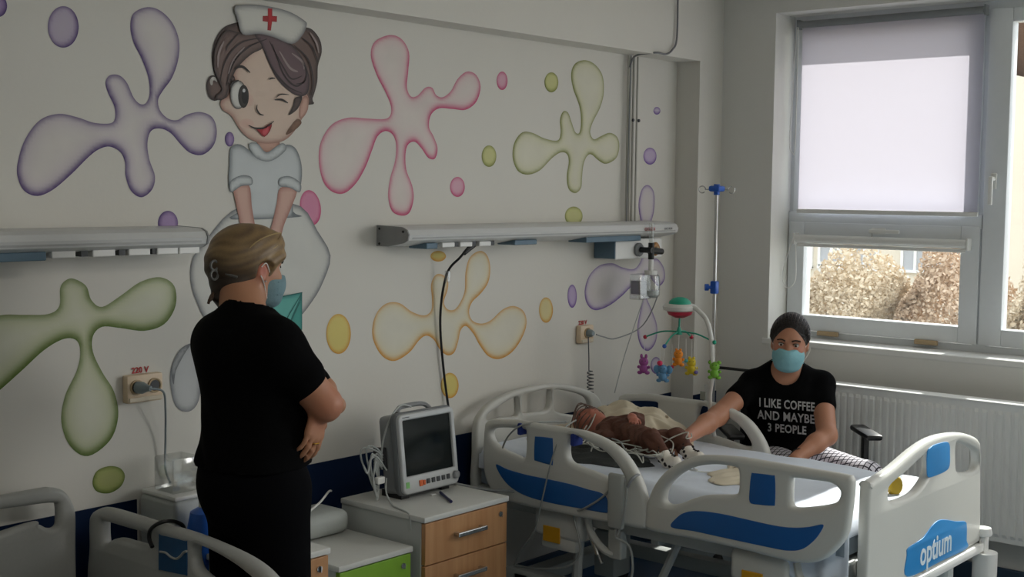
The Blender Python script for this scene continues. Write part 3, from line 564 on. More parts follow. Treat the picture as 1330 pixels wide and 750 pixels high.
for k in range(90): a = k*.75; hel.append((4.607+.014*math.cos(a), YM-.06+.014*math.sin(a), .895-.0019*k))
B().tube(hel, .0028, 6).make('spiral_cord', mat('cord_dark', '55575a', .5), t, 'spiral cord', True)
cable('power_cable', [(3.735, YM-.12, 1.485), (3.70, YM-.10, 1.44), (3.675, YM-.05, 1.37), (3.672, YM-.02, 1.2), (3.70, YM-.015, .98), (3.745, YM-.02, .72), (3.76, YM-.03, .5), (3.76, YM-.03, .2)], .005, BLACK, None, 'black cable hanging from the long unit down behind the monitor', 'cable')
t = thing('cable_plug', 'black plug in the underside of the long unit with a white cable tag', 'plug', (3.74, YM-.11, 1.47))
B().cyl((3.775, YM-.10, 1.487), (3.715, YM-.105, 1.453), .013, r2=.008).make('plug_body', BLACK, t, None, True); B().box((3.668, YM-.062, 1.34), (3.686, YM-.045, 1.385), .003).make('tag', CLEAR, t)
# ---------------------------------------------------------------- cabinets, monitor
def wood_mat(name, col, col2):
    m = bpy.data.materials.new(name); m.use_nodes = True; nt = m.node_tree; N = nt.nodes; L = nt.links; b = N['Principled BSDF']; b.inputs['Roughness'].default_value = .45
    tc = N.new('ShaderNodeTexCoord'); mp = N.new('ShaderNodeMapping'); mp.inputs['Scale'].default_value = (14, 14, 1.2); L.new(tc.outputs['Object'], mp.inputs[0])
    nz = N.new('ShaderNodeTexNoise'); nz.inputs['Scale'].default_value = 2.2; nz.inputs['Detail'].default_value = 6; L.new(mp.outputs[0], nz.inputs[0])
    cr = N.new('ShaderNodeValToRGB'); cr.color_ramp.elements[0].position = .35; cr.color_ramp.elements[1].position = .7; cr.color_ramp.elements[0].color = (*lin(col), 1); cr.color_ramp.elements[1].color = (*lin(col2), 1)
    L.new(nz.outputs['Fac'], cr.inputs[0]); L.new(cr.outputs[0], b.inputs['Base Color']); return m
WOOD = wood_mat('beech_laminate', 'c39468', 'b07e52'); CARC = mat('carcass_laminate', 'bcc0bd', .5, var=.02); TOP = mat('cabinet_top', 'cfd0cc', .45, var=.03)
LIME = mat('lime_laminate', '7fae2e', .4)
def cabinet(x0, x1, yf, yb, zt, face, lab, splits, handles=True, lock=True, name='bedside_cabinet'):
    t = thing(name, lab, 'cabinet', ((x0+x1)/2, (yf+yb)/2, 0))
    B().box((x0+.006, yf+.02, .04), (x1-.006, yb, zt-.02), .002).make('carcass', CARC, t)
    B().box((x0, yf-.004, zt-.02), (x1, yb, zt), .004).make('top', TOP, t, None, True)
    zz = [zt-.024]+splits+[.05]
    for i in range(len(zz)-1):
        d = B().box((x0+.008, yf, zz[i+1]+.004), (x1-.008, yf+.019, zz[i]), .0015).make('drawer', face, t)
        if handles:
            xc = (x0+x1)/2; zc = zz[i]-.06
            B().box((xc-.075, yf-.030, zc-.008), (xc+.075, yf-.018, zc+.008), .003).box((xc-.07, yf-.02, zc-.006), (xc-.058, yf, zc+.006)).box((xc+.058, yf-.02, zc-.006), (xc+.07, yf, zc+.006)).make('handle', STEEL, d, 'brushed metal handle')
        if lock and i == 0:
            k = B().lathe((x1-.045, yf, zz[0]-.035), [(.010, 0), (.010, .004), (.006, .004)], 14, (0, -1, 0)).make('lock', STEEL, d, None, True)
            B().box((x1-.046, yf-.012, zz[0]-.045), (x1-.044, yf-.004, zz[0]-.025)).make('key', STEEL, d)
    for x in (x0+.04, x1-.04):
        for y in (yf+.05, yb-.05): B().cyl((x, y, 0), (x, y, .045), .018).make('foot', BLACK, t)
    return t
cabinet(3.068, 3.505, 2.985, 3.40, .60, WOOD, 'grey bedside cabinet with beech drawers, carrying the patient monitor', [P(600, 723, 1, 2.985).z, .18])
pc = P(429, 711, 2, .60)
cabinet(pc.x-.30, pc.x, pc.y, pc.y+.38, .60, WOOD, 'beech fronted bedside cabinet mostly hidden behind the standing person', [.40, .2], handles=False)
print('cab3', pc, pc.x-.42, pc.y)
pg = P(523, 713, 2, .50)
cabinet(pg.x-.44 if False else 2.72, 3.055, pg.y, 3.44, .50, LIME, 'low cabinet with lime green door and pale top between the two beech cabinets', [], handles=False, name='low_cabinet')
print('green', pg)
# pale rounded box at the wall behind, papers
t = thing('rounded_box', 'pale rounded box lying against the wall on the low cabinet', 'box', (2.9, 3.46, .5))
B().box((2.68, 3.30, .502), (3.03, 3.47, .585), .03, 3).make('shell', mat('pale_box', 'aeb3b0', .6), t, None, True)
cable('white_wire', [(2.80, 3.30, .53), (2.86, 3.34, .585), (2.94, 3.36, .615), (3.03, 3.42, .625), (3.06, 3.44, .62)], .004, WHITE, None, 'white wire over the pale box beside the cabinet', 'cable')
tag(raw('paper_sheet', [(pc.x-.2, pc.y+.08, .603), (pc.x-.03, pc.y+.06, .603), (pc.x-.06, pc.y+.25, .607), (pc.x-.2, pc.y+.28, .603), (pc.x-.2, pc.y+.08, .601), (pc.x-.03, pc.y+.06, .601), (pc.x-.06, pc.y+.25, .605), (pc.x-.2, pc.y+.28, .601)], [(0, 1, 2, 3), (4, 7, 6, 5), (0, 4, 5, 1), (1, 5, 6, 2), (2, 6, 7, 3), (3, 7, 4, 0)], mat('paper', 'cfc9b8', .8)), 'creased sheet of paper on the cabinet behind the standing person', 'paper')

t = thing('patient_monitor', 'grey bedside patient monitor with dark screen standing on the beech cabinet', 'monitor', (3.31, 3.28, .60))
xa, xb, ym, zb, zt_ = 3.175, 3.462, 3.20, .622, .905
rot = Matrix.Rotation(math.radians(-7), 3, 'X')
piv = Vector((3.31, ym, zb))
def mrot(o):
    for v in o.data.vertices: v.co = rot @ (v.co-piv)+piv
    return o
mrot(B().box((xa+.004, ym+.012, zb), (xb-.004, ym+.10, zt_-.004), .02, 3).make('back_shell', GREY, t, None, True))
mrot(panel('bezel', rrect(xa, xb, zb, zt_, .022), [rrect(xa+.022, xb-.02, zb+.062, zt_-.022, .004)], .03, .006, frame_map(1, ym), mat('monitor_bezel', 'b9bcbd', .4), t, None, False))
mrot(panel('bumper', rrect(xa-.006, xb+.006, zb-.006, zt_+.006, .026), [rrect(xa+.004, xb-.004, zb+.004, zt_-.004, .02)], .026, .006, frame_map(1, ym+.012), mat('monitor_grey', '6c7073', .5), t, 'darker grey rim', False))
mrot(B().box((xa+.02, ym-.006, zb+.06), (xb-.018, ym+.004, zt_-.02)).make('screen', mat('dark_screen', '0b1416', .12), t, 'dark switched off screen'))
kb = B()
for k in range(5): kb.box((xa+.115+.026*k, ym-.019, zb+.024), (xa+.132+.026*k, ym-.014, zb+.042), .002)
mrot(kb.make('button', DGREY, t)); kb = B().box((xa+.078, ym-.019, zb+.020), (xa+.096, ym-.014, zb+.042), .002).box((xa+.099, ym-.019, zb+.022), (xa+.109, ym-.014, zb+.040), .002)
mrot(kb.make('button', mat('orange_key', 'd2622a', .5), t, 'orange alarm button')); mrot(B().box((xa+.012, ym-.0165, zb+.022), (xa+.030, ym-.0145, zb+.044), .001).make('button', mat('green_key', '79b86a', .5), t, 'green power button'))
mrot(B().lathe((xb-.022, ym-.015, zb+.034), [(.014, 0), (.014, .012), (.011, .015)], 20, (0, -1, 0)).make('knob', GREY, t, None, True))
mrot(B().tube(catmull([(xa+.06, ym+.05, zt_), (xa+.09, ym+.06, zt_+.02), (xb-.09, ym+.06, zt_+.02), (xb-.06, ym+.05, zt_)], 6, False), .009, 8).make('carry_handle', GREY, t, None, True))
mrot(B().box((xa-.008, ym+.06, zb+.09), (xa+.004, ym+.12, zb+.17), .004).make('socket_panel', DGREY, t))
mrot(text('lettering', 'mindcare', .009, wall_mtx(1, Vector((xa+.04, ym-.0155, zt_-.012))), DGREY, t) if False else B().box((xa+.02, ym-.0155, zt_-.013), (xa+.055, ym-.0150, zt_-.010)).make('printed_mark', DGREY, t))
for x in (xa+.04, xb-.04): B().box((x-.02, ym+.02, .60), (x+.02, ym+.12, .624)).make('foot', BLACK, t)
# cable bundle on the monitor's left side
t = thing('sensor_cables', 'tangle of white sensor cables hanging on the left side of the monitor', 'cables', (3.13, 3.28, .60))
CW = mat('cable_white', 'a9adab', .45)
base = Vector((3.15, 3.27, .73)); bb = B()
rn = random.Random(4)
for k in range(6):
    a0 = base+Vector((0, .0, .01*k-.02)); ex = Vector((-.055-.03*rn.random(), rn.uniform(-.03, .03), rn.uniform(-.02, .06)))
    pts = [a0, a0+Vector((-.03, 0, .03)), a0+ex, a0+ex*.9+Vector((0, .01, -.05)), a0+Vector((-.035, -.01, -.09-.03*rn.random())), a0+Vector((-.02, .0, -.04)), a0+Vector((-.04, 0, .01))]
    bb.tube(catmull(pts, 8, False), .0032, 6)
bb.tube(catmull([(3.15, 3.25, .71), (3.10, 3.24, .76), (3.07, 3.24, .77), (3.04, 3.23, .72), (3.02, 3.23, .75)], 8, False), .003, 6)
bb.tube(catmull([(3.15, 3.25, .68), (3.12, 3.22, .64), (3.11, 3.18, .605), (3.09, 3.13, .604), (3.072, 3.06, .598), (3.062, 3.04, .55)], 8, False), .003, 6)
bb.tube(catmull([(3.14, 3.27, .74), (3.155, 3.27, .82), (3.19, 3.27, .89), (3.25, 3.28, .925), (3.31, 3.29, .912)], 8, False), .004, 6)
bb.make('cable_loops', CW, t, None, True)
B().box((3.105, 3.245, .665), (3.14, 3.265, .69), .004).make('connector', WHITE, t)
tp = thing('pen', 'dark blue ballpoint pen lying on the cabinet in front of the monitor', 'pen', (3.33, 3.13, .604)); pa, pb_ = P(572, 640, 2, .606), P(586, 652, 2, .606)
B().cyl(pa, pa.lerp(pb_, .78), .005, 10).make('barrel', mat('pen_blue', '1b1d52', .35), tp, None, True); B().cyl(pa.lerp(pb_, .78), pb_, .0055, 10).make('pen_cap', mat('pen_blue', '1b1d52'), tp, None, True)
q = P(563, 643, 2, .603); tag(B().box(q+Vector((-.012, -.004, -.002)), q+Vector((.012, .004, .002)), .001).make('white_clip', WHITE), 'tiny white plastic clip beside the pen', 'clip')
cable('power_cable', [(3.465, 3.26, .66), (3.49, 3.25, .612), (3.50, 3.24, .605), (3.53, 3.22, .595), (3.62, 3.18, .57), (3.78, 3.12, .54), (3.86, 3.1, .5)], .005, mat('cable_grey2', '8b8d8c', .5), None, 'grey cable from the monitor towards the right bed', 'cable')

# white fridge like box with plastic canister, blue jug (left of the standing person)
t = thing('waste_bin', 'white tall bin standing by the wall left of the standing person', 'bin', (2.38, 3.38, 0))
B().box((2.302, 3.30, 0), (2.48, 3.49, .735), .015, 3).make('body', mat('bin_white', 'b6bab9', .5), t, None, True); B().box((2.306, 3.304, .735), (2.476, 3.486, .75), .006).make('lid', WHITE, t, None, True)
o = tag(B().box((2.315, 3.33, .752), (2.42, 3.43, .862), .008).make('plastic_canister', CLEAR, None, None, True), 'translucent plastic canister standing on the white bin', 'canister')
t = thing('blue_jug', 'blue round plastic jug partly hidden behind the standing person', 'jug', (2.352, 3.215, 0))
B().lathe((2.352, 3.215, 0), [(.05, 0), (.06, .02), (.06, .64), (.045, .715), (.02, .73)], 24).make('body', mat('jug_blue', '2b6ad0', .35), t, None, True)
B().lathe((2.352, 3.215, .73), [(.02, 0), (.02, .03)], 16).make('cap', WHITE, t)

# ---------------------------------------------------------------- the right bed
XN, XFAR, YH, YF = 3.74, 4.63, 3.42, 1.765
Z4 = lambda p: zoom(610, 480, .36, p)
Z7 = lambda p: zoom(830, 550, .3459, p)
ZF = lambda p: zoom(1060, 560, .2533, p)
bed = thing('hospital_bed', 'white hospital bed with blue inserts beside the window, the baby lying on it', 'bed', (4.2, 2.6, 0))
def rail(outline, holes, inserts, x, far, kid):
    fm = frame_map(0, x)
    r = panel('side_rail', outline, holes, .042, .016, fm, PLAS, bed, 'white side rail '+kid)
    for ins in inserts: panel('blue_insert', ins, [], .0462 if True else 0, .002, fm, BLUE, r, 'blue insert', True, 4)
    return r
r1o = uvp(0, XN, Z4([(61,215),(75,184),(120,181),(180,182),(250,195),(380,215),(430,225),(500,255),(560,300),(608,370),(636,440),(647,500),(647,560),(630,574),(560,562),(400,532),(200,490),(130,465),(80,425),(58,350)]))
r1h = [uvp(0, XN, Z4(p)) for p in ([(84,228),(100,212),(150,210),(205,216),(212,235),(211,300),(200,321),(170,308),(120,285),(92,258)], [(368,245),(385,236),(430,258),(490,290),(535,335),(562,378),(568,402),(545,404),(500,388),(450,368),(395,347),(366,325),(360,285)])]
r1i = [uvp(0, XN, Z4(p)) for p in ([(248,248),(255,240),(305,245),(313,255),(313,335),(305,342),(255,328),(246,318)], [(108,340),(150,358),(220,378),(300,394),(380,412),(440,430),(485,442),(508,462),(510,500),(505,515),(400,497),(300,478),(220,455),(165,425),(128,385)])]
r2o = uvp(0, XN, Z7([(38,300),(60,240),(100,185),(150,150),(200,128),(260,119),(380,126),(500,145),(650,170),(780,192),(805,205),(810,240),(800,340),(785,420),(750,470),(700,510),(640,524),(560,515),(380,470),(200,432),(60,405),(32,385),(32,340)]))
r2h = [uvp(0, XN, Z7(p)) for p in ([(104,280),(115,240),(150,200),(195,172),(240,158),(300,154),(365,163),(382,180),(382,245),(368,266),(320,268),(260,270),(215,280),(175,296),(140,305),(112,300)], [(582,212),(595,205),(650,212),(720,222),(752,240),(763,262),(750,292),(715,305),(650,314),(600,316),(580,305),(578,260)])]
r2i = [uvp(0, XN, Z7(p)) for p in ([(434,188),(445,184),(510,192),(523,202),(523,296),(512,306),(460,302),(428,292),(428,240)], [(133,386),(155,350),(190,330),(240,326),(320,336),(420,358),(520,380),(590,388),(650,385),(703,376),(690,410),(660,445),(620,470),(570,474),(500,462),(350,430),(220,402)])]
rail(r1o, r1h, r1i, XN, False, 'near the head'); rail(r2o, r2h, r2i, XN, False, 'near the foot')
r1s = [(u, v) for u, v in r1o]
rail(r1o, r1h, [], XFAR-.005, True, 'on the window side')
# foot and head boards
fo = uvp(1, YF, ZF([(247,300),(262,262),(300,235),(380,180),(480,95),(560,42),(640,15),(720,8),(780,22),(812,45),(820,85),(820,250),(819,500),(817,598)]))
xl, xr = fo[0][0], fo[-1][0]; zbot = .40
fo = fo+[(xr, zbot), (xr-.1, zbot-.0), ((xl+xr)/2, zbot), (xl+.1, zbot), (xl, zbot), (xl-.002, .5)]
fh = [uvp(1, YF, ZF(p)) for p in ([(347,345),(345,310),(352,285),(385,252),(440,208),(500,152),(545,112),(562,112),(562,150),(560,210),(535,262),(490,315),(440,343),(380,360)], [(695,62),(735,62),(780,82),(806,105),(811,150),(803,190),(780,208),(735,213),(700,203),(692,160)])]
fb = panel('foot_board', fo, fh, .04, .014, frame_map(1, YF), PLAS, bed, 'moulded foot board with grip holes')
panel('blue_insert', uvp(1, YF-.021, ZF([(570,110),(585,85),(610,70),(665,57),(682,70),(684,110),(682,180),(660,208),(610,230),(575,237),(568,190)])), [], .004, .001, frame_map(1, YF-.021), BLUE_L, fb, 'blue square insert')
lp = uvp(1, YF-.021, ZF([(465,640),(472,600),(540,555),(570,520),(595,485),(625,460),(665,456),(720,465),(762,465),(771,490),(770,560),(770,603),(640,668),(467,748)]))
panel('logo_plate', lp, [], .004, .001, frame_map(1, YF-.021), BLUE_L, fb, 'blue plate with the name of the bed')
tx = P(1060+617*.2533, 560+600*.2533, 1, YF-.024)
text('lettering', 'optium', .118, wall_mtx(1, tx), mat('logo_white', 'dfe9ef', .4), fb, label='white name lettering', sx=.82, bold=.0022)
B().box((xl+.06, YF-.03, .365), (xr+.03, YF+.02, .398), .004).box((xr+.0, YF-.035, .36), (xr+.045, YF+.03, .425), .006).make('foot_beam', WHITE, bed, None, True)
B().lathe((xr+.015, YF-.02, .425), [(.032, 0), (.034, .008), (.030, .028)], 20).make('corner_bumper', WHITE, bed, None, True)
B().cyl((xr+.02, YF-.03, .36), (xr+.02, YF-.03, .2), .045, 20).make('corner_post', WHITE, bed, None, True); B().cyl((4.50, YF, .37), (4.50, YF, .2), .03).make('corner_post', PLAS_D, bed)
ho = uvp(1, YH, Z4([(14,300),(16,215),(25,175),(60,128),(120,92),(190,68),(280,52),(350,55),(410,70),(450,92),(468,125),(474,180),(474,260)]))
ho = ho+[(ho[-1][0], .5), (ho[-1][0]-.1, .46), ((ho[0][0]+ho[-1][0])/2, .45), (ho[0][0]+.1, .46), (ho[0][0], .5)]
hh = [uvp(1, YH, Z4(p)) for p in ([(55,165),(80,145),(120,118),(160,98),(170,110),(165,165),(120,172),(60,185)], [(182,95),(230,80),(278,72),(286,85),(282,125),(268,148),(220,155),(185,158),(178,130)], [(298,75),(350,78),(400,92),(424,112),(428,150),(400,165),(340,160),(300,148),(294,110)])]
panel('head_board', ho, hh, .035, .012, frame_map(1, YH), PLAS, bed, 'moulded head board')
# mattress, frame
def soft_slab(name, x0, x1, y0, y1, z0, z1, m, parent, amp=.006, nx=36, ny=60, r=.04, hfun=None):
    bm = bmesh.new(); V = {}
    import itertools
    prof = [(0, z0), (0, z1-r), (r*.3, z1-r*.3), (r, z1)]
    top = []; 
    me_v = []; me_f = []
    xs = [x0, x0+r*.3]+list(np.linspace(x0+r, x1-r, nx))+[x1-r*.3, x1]; ys = [y0, y0+r*.3]+list(np.linspace(y0+r, y1-r, ny))+[y1-r*.3, y1]
    for i, x in enumerate(xs):
        for j, y in enumerate(ys):
            d = min(x-x0, x1-x, y-y0, y1-y); z = z1 if d >= r else z1-r*(1-math.sqrt(max(0, 1-(1-d/r)**2)))
            f = math.sin(9*x+13*y)*.5+math.sin(23*x-7*y+2)*.3+math.sin(31*y+5*x)*.35+math.sin(51*(x+.4*y))*.2
            z += amp*f*min(1, d/r)
            if hfun: z += hfun(x, y)
            me_v.append((x, y, z))
    NX, NY = len(xs), len(ys); idx = lambda i, j: i*NY+j
    for i in range(NX-1):
        for j in range(NY-1): me_f.append((idx(i, j), idx(i+1, j), idx(i+1, j+1), idx(i, j+1)))
    rim = [idx(i, 0) for i in range(NX)]+[idx(NX-1, j) for j in range(1, NY)]+[idx(i, NY-1) for i in range(NX-2, -1, -1)]+[idx(0, j) for j in range(NY-2, 0, -1)]
    b0 = len(me_v); me_v += [(me_v[k][0], me_v[k][1], z0) for k in rim]; n = len(rim)
    for k in range(n): me_f.append((rim[k], b0+k, b0+(k+1) % n, rim[(k+1) % n]))
    me_f.append(tuple(range(b0, b0+n))[::-1])
    o = raw(name, me_v, me_f, m, parent, None, True); o.data.set_sharp_from_angle(angle=math.radians(60)); return o
mt = thing('mattress', 'mattress with white sheet on the right bed', 'mattress', (4.2, 2.6, .54))
soft_slab('mattress_body', 3.79, 4.59, 1.815, 3.37, .54, .655, mat('mattress_grey', '8d99a3', .8), mt, 0)
def bedtop(x, y): return max(0, (y-2.75))*.06
soft_slab('sheet', 3.782, 4.598, 1.808, 3.378, .60, .664, SHEET, mt, .0045, 60, 90, .045, bedtop)
# drape of the sheet at the foot corner
V = []; Fc = []; nu, nv = 40, 14
for j in range(nv+1):
    for i in range(nu+1):
        u = i/nu; v = j/nv; y = 1.80+.42*u; drop = .26*(1-u**1.5*.75)
        x = 3.787+(.012*math.sin(u*19+v*2)+.008*math.sin(u*37-v*3))*v; V.append((x, y, .64-drop*v))
for j in range(nv):
    for i in range(nu): a = j*(nu+1)+i; Fc.append((a, a+1, a+nu+2, a+nu+1))
o = raw('sheet_drape', V, Fc, SHEET, mt, 'sheet corner hanging over the foot end', True); md = o.modifiers.new('s', 'SOLIDIFY'); md.thickness = .003
bb = B()
bb.box((3.80, 1.80, .455), (3.85, 3.40, .525), .006).box((4.55, 1.80, .455), (4.60, 3.40, .525), .006).box((3.80, 3.34, .455), (4.60, 3.40, .52), .006).box((3.80, 1.80, .455), (4.60, 1.85, .52), .006)
bb.box((3.85, 1.85, .51), (4.55, 3.35, .535)).make('frame', PLAS_D, bed, 'grey steel frame', True)
for y in (2.05, 2.55, 2.95): B().box((3.83, y, .43), (4.57, y+.035, .47), .004).make('cross_bar', PLAS_D, bed)
for (y, z1) in ((2.98, .0), (2.12, .0)):
    h_ = B(); h_.box((3.765, y-.12, .39), (3.83, y+.10, .50), .02, 3).box((3.77, y-.10, .345), (3.82, y+.07, .40), .015, 2)
    ho_ = h_.make('rail_hinge', PLAS, bed, 'white hinge housing under the rail', True)
    B().box((3.761, y-.03, .375), (3.768, y+.05, .435), .002).make('release_pad', mat('amber_pad', 'd39a1e', .45), ho_, 'amber release pad')
    B().tube(catmull([(3.79, y-.14, .49), (3.785, y-.16, .44), (3.78, y-.22, .39), (3.79, y-.26, .375)], 6, False), .014, 8).make('rail_arm', PLAS, ho_, None, True)
    B().cyl((3.80, y-.13, .48), (3.79, y-.19, .36), .013, 10).cyl((3.795, y-.18, .38), (3.79, y-.21, .33), .007, 8).make('gas_spring', STEEL, ho_, None, True)
    B().box((3.78, y-.30, .36), (3.82, y-.24, .47), .006).make('bracket', PLAS_D, ho_)
bb = B()
bb.box((3.86, 1.95, .14), (3.92, 3.30, .20), .008).box((4.48, 1.95, .14), (4.54, 3.30, .20), .008).box((3.86, 2.0, .13), (4.54, 2.08, .19), .008).box((3.86, 3.18, .13), (4.54, 3.26, .19), .008)
bb.make('base_frame', PLAS_D, bed, 'grey base frame', True)
for y in (2.2, 3.02):
    B().box((4.14, y-.05, .15), (4.26, y+.05, .34), .01).box((4.16, y-.035, .34), (4.24, y+.035, .50), .006).make('lift_column', PLAS_D, bed, None, True)
B().tube([(3.9, 2.5, .46), (3.9, 2.62, .2)], .016, 8).make('lift_strut', PLAS_D, bed, None, True); B().tube([(3.87, 2.95, .18), (3.87, 2.93, .48)], .02, 8).make('lift_strut', PLAS_D, bed, None, True)
B().box((3.86, 2.45, .44), (3.90, 2.52, .47)).make('cable_clip', BLACK, bed)
for x in (3.88, 4.52):
    for y in (2.03, 3.22):
        c = B().box((x-.03, y-.03, .10), (x+.03, y+.03, .15), .008).make('caster', PLAS_D, bed, None, True)
        w_ = B(); w_.bm = bmesh.new(); w_.lathe((x-.018, y+.01, .062), [(.05, 0), (.062, .006), (.062, .030), (.05, .036)], 20, (1, 0, 0)); w_.make('wheel', RUBBER, c, None, True)
B().lathe((3.97, 1.835, .745), [(.045, 0), (.045, .02), (.03, .025)], 20, (0, -1, 0)).make('yellow_knob', mat('yellow_plastic', 'd8b32c', .4), bed, 'yellow knob seen through the grip hole', True) if False else None
t = thing('yellow_reel', 'yellow plastic disc lying behind the foot board grip hole', 'disc', (4.06, 1.86, .70)); q = P(1162, 631, 1, 1.86)
B().lathe(q+Vector((0, .01, 0)), [(.032, 0), (.034, .006), (.034, .018), (.028, .024)], 20, (-.3, -1, .1)).make('disc', mat('yellow_plastic', 'd8b32c', .4), t, None, True)
B().box(q+Vector((-.065, -.01, -.055)), q+Vector((-.015, .02, -.03)), .006).make('clip', BLACK, t, 'black clip', True); B().box(q+Vector((-.05, .02, -.07)), q+Vector((.12, .05, .03)), .01).make('backing', CLEAR, t)
# straps, handset, hanging tubes
STR = mat('strap_blue', '1a2f7a', .8)
for (px, py), lab in (((680, 553), 'blue strap around the side rail nearer the head'), ((749, 567), 'blue strap around the side rail above the baby')):
    q = P(px, py, 0, XN); t_ = B(); t_.box((XN-.028, q.y-.010, q.z-.034), (XN+.028, q.y+.010, q.z+.012), .006)
    tag(t_.make('rail_strap', STR, None, None, True), lab, 'strap')
t = thing('bed_handset', 'grey bed handset hooked over the near side rail with its coiled cord', 'remote control', (3.70, 2.64, .5)); 
B().box((3.692, 2.615, .50), (3.714, 2.683, .70), .010, 3).make('body', mat('handset_grey', 'a5a8a4', .45), t, None, True)
B().tube(catmull([(3.70, 2.60, .66), (3.705, 2.585, .69), (3.735, 2.58, .70), (3.765, 2.585, .68)], 6, False), .006, 7).make('hook', GREY, t, None, True)
hel = [(3.70, 2.645, .50), (3.70, 2.645, .47), (3.72, 2.60, .44), (3.72, 2.585, .36), (3.72, 2.60, .30)]; hel = catmull(hel, 6, False)
for k in range(50): a = k*.9; hel.append(Vector((3.72+.012*math.cos(a), 2.60+.012*math.sin(a), .30-.0022*k)))
B().tube(hel, .0045, 7).make('cord', mat('cord_grey', '9b9e9b', .45), t, None, True)
B().tube(catmull([(3.70, 2.60, .66), (3.69, 2.60, .60), (3.695, 2.62, .52), (3.70, 2.645, .47)], 8, False), .004, 6).make('cord', MATS['cord_grey'], t)
TG = mat('tube_pale', '8f928e', .4)
def px_cable(name, pts, r, m, lab, x=3.70, cat='cable'):
    return cable(name, [P(a, b_, 0, xx if len(p) > 2 else x) for p in pts for a, b_, xx in [(p[0], p[1], p[2] if len(p) > 2 else x)]], r, m, None, lab, cat)
px_cable('sensor_cable', [(735, 548, 3.9), (700, 549, 3.76), (675, 554, 3.70), (657, 572, 3.71), (649, 600, 3.80), (652, 612, 3.86)], .0035, TG, 'grey cable looping over the head end of the near rail')
px_cable('drip_tube', [(748, 546, 3.9), (731, 560, 3.75), (716, 600, 3.71), (704, 650, 3.705), (694, 690, 3.71), (676, 716, 3.72), (668, 735, 3.74)], .003, TG, 'clear tube hanging over the near rail beside its blue insert')
px_cable('handset_wire', [(800, 628, 3.70), (780, 648, 3.70), (757, 662, 3.705), (745, 668, 3.75), (752, 700, 3.74), (752, 722, 3.73), (735, 737, 3.73), (700, 739, 3.74), (668, 735, 3.76)], .0042, TG, 'grey wire sagging from the handset under the bed')
px_cable('white_tube', [(800, 600, 3.86), (812, 590, 3.8), (806, 575, 3.76), (795, 570, 3.9)], .003, TG, 'short tube bent over the curved end of the near rail')

# ---------------------------------------------------------------- the left bed
bed2 = thing('hospital_bed', 'older grey hospital bed cut by the left edge, with a blue insert in its rail', 'bed', (1.62, 2.6, 0))
Z2 = lambda p: zoom(0, 600, .2707, p)
X2 = 2.08; xm = 1.62
hR = uvp(1, YH, Z2([(120,140),(240,125),(300,140),(335,190),(352,250),(353,400)])); hR = hR+[(hR[-1][0], .5), (hR[-1][0], .42), (hR[-1][0]-.06, .40)]
panel('head_board', hR+[(2*xm-u, v) for u, v in hR[::-1]], [uvp(1, YH, Z2([(150,205),(250,196),(268,210),(270,290),(255,316),(220,318),(180,300),(130,295)]))+[(1.62, .70), (1.45, .70), (1.36, .69), (1.30, .665), (1.27, .67), (1.262, .70), (1.264, .77), (1.285, .785), (1.4, .79), (1.62, .795)]], .04, .014, frame_map(1, YH), PLAS2, bed2, 'grey head board with a long grip hole')
ro = uvp(0, X2, Z2([(450,400),(449,300),(456,250),(488,224),(530,221),(650,255),(780,296),(900,330),(1000,365),(1150,430),(1250,488),(1320,552),(1375,640)]))+[(2.45, .52), (2.55, .45), (2.9, .43), (3.3, .44), (3.40, .5)]
rh = [uvp(0, X2, Z2([(512,290),(530,286),(640,318),(728,342),(742,362),(738,392),(715,398),(640,380),(590,366),(555,372),(530,390),(514,380)])), uvp(0, X2, Z2([(962,398),(1010,412),(1100,458),(1190,520),(1250,585)]))+[(2.63, .62), (2.72, .63), uvp(0, X2, Z2([(985,530)]))[0], uvp(0, X2, Z2([(955,480)]))[0], uvp(0, X2, Z2([(950,425)]))[0]]]
r = panel('side_rail', ro, rh, .042, .016, frame_map(0, X2), PLAS2, bed2, 'grey side rail curving down towards the foot')
XI = X2-.0225
panel('blue_insert', uvp(0, XI, Z2([(766,362),(775,355),(885,382),(896,392),(897,532),(885,541),(775,518),(765,508)])), [], .004, .001, frame_map(0, XI), mat('insert_dark', '1d4f78', .4), r, 'dark blue insert with a grey wave', True, 4)
wv_ = uvp(0, XI-.003, Z2([(768,433),(795,438),(820,458),(845,467),(865,455),(880,437),(896,430)])); 
B().tube(catmull([(XI-.003, u, v) for u, v in wv_], 6, False), .0035, 6).make('wave_mark', PLAS2, r)
soft_slab('mattress', 1.22, 2.03, 1.75, 3.38, .45, .56, mat('mattress_dark', '59646e', .8), bed2, .004, 10, 16)
B().box((1.24, 1.75, .36), (2.02, 3.40, .45), .01).make('frame', PLAS2, bed2); B().box((1.3, 2.0, .10), (1.96, 3.2, .18), .01).make('base_frame', PLAS2, bed2)
for y in (2.1, 3.1): B().box((1.57, y-.05, .15), (1.67, y+.05, .38), .01).make('lift_column', PLAS2, bed2)
for x in (1.34, 1.92):
    for y in (2.05, 3.15): B().lathe((x-.02, y, .062), [(.05, 0), (.062, .006), (.062, .03), (.05, .036)], 20, (1, 0, 0)).make('wheel', RUBBER, bed2, None, True)
for y in (2.1, 3.1): B().box((1.3, y-.02, .18), (1.34, y+.02, .37)).box((1.92, y-.02, .18), (1.96, y+.02, .37)).make('leg', PLAS2, bed2)
panel('foot_board', [(1.2, .4), (1.2, .75), (1.3, .84), (1.62, .87), (1.94, .84), (2.04, .75), (2.04, .4)], [], .04, .014, frame_map(1, 1.72), PLAS2, bed2)
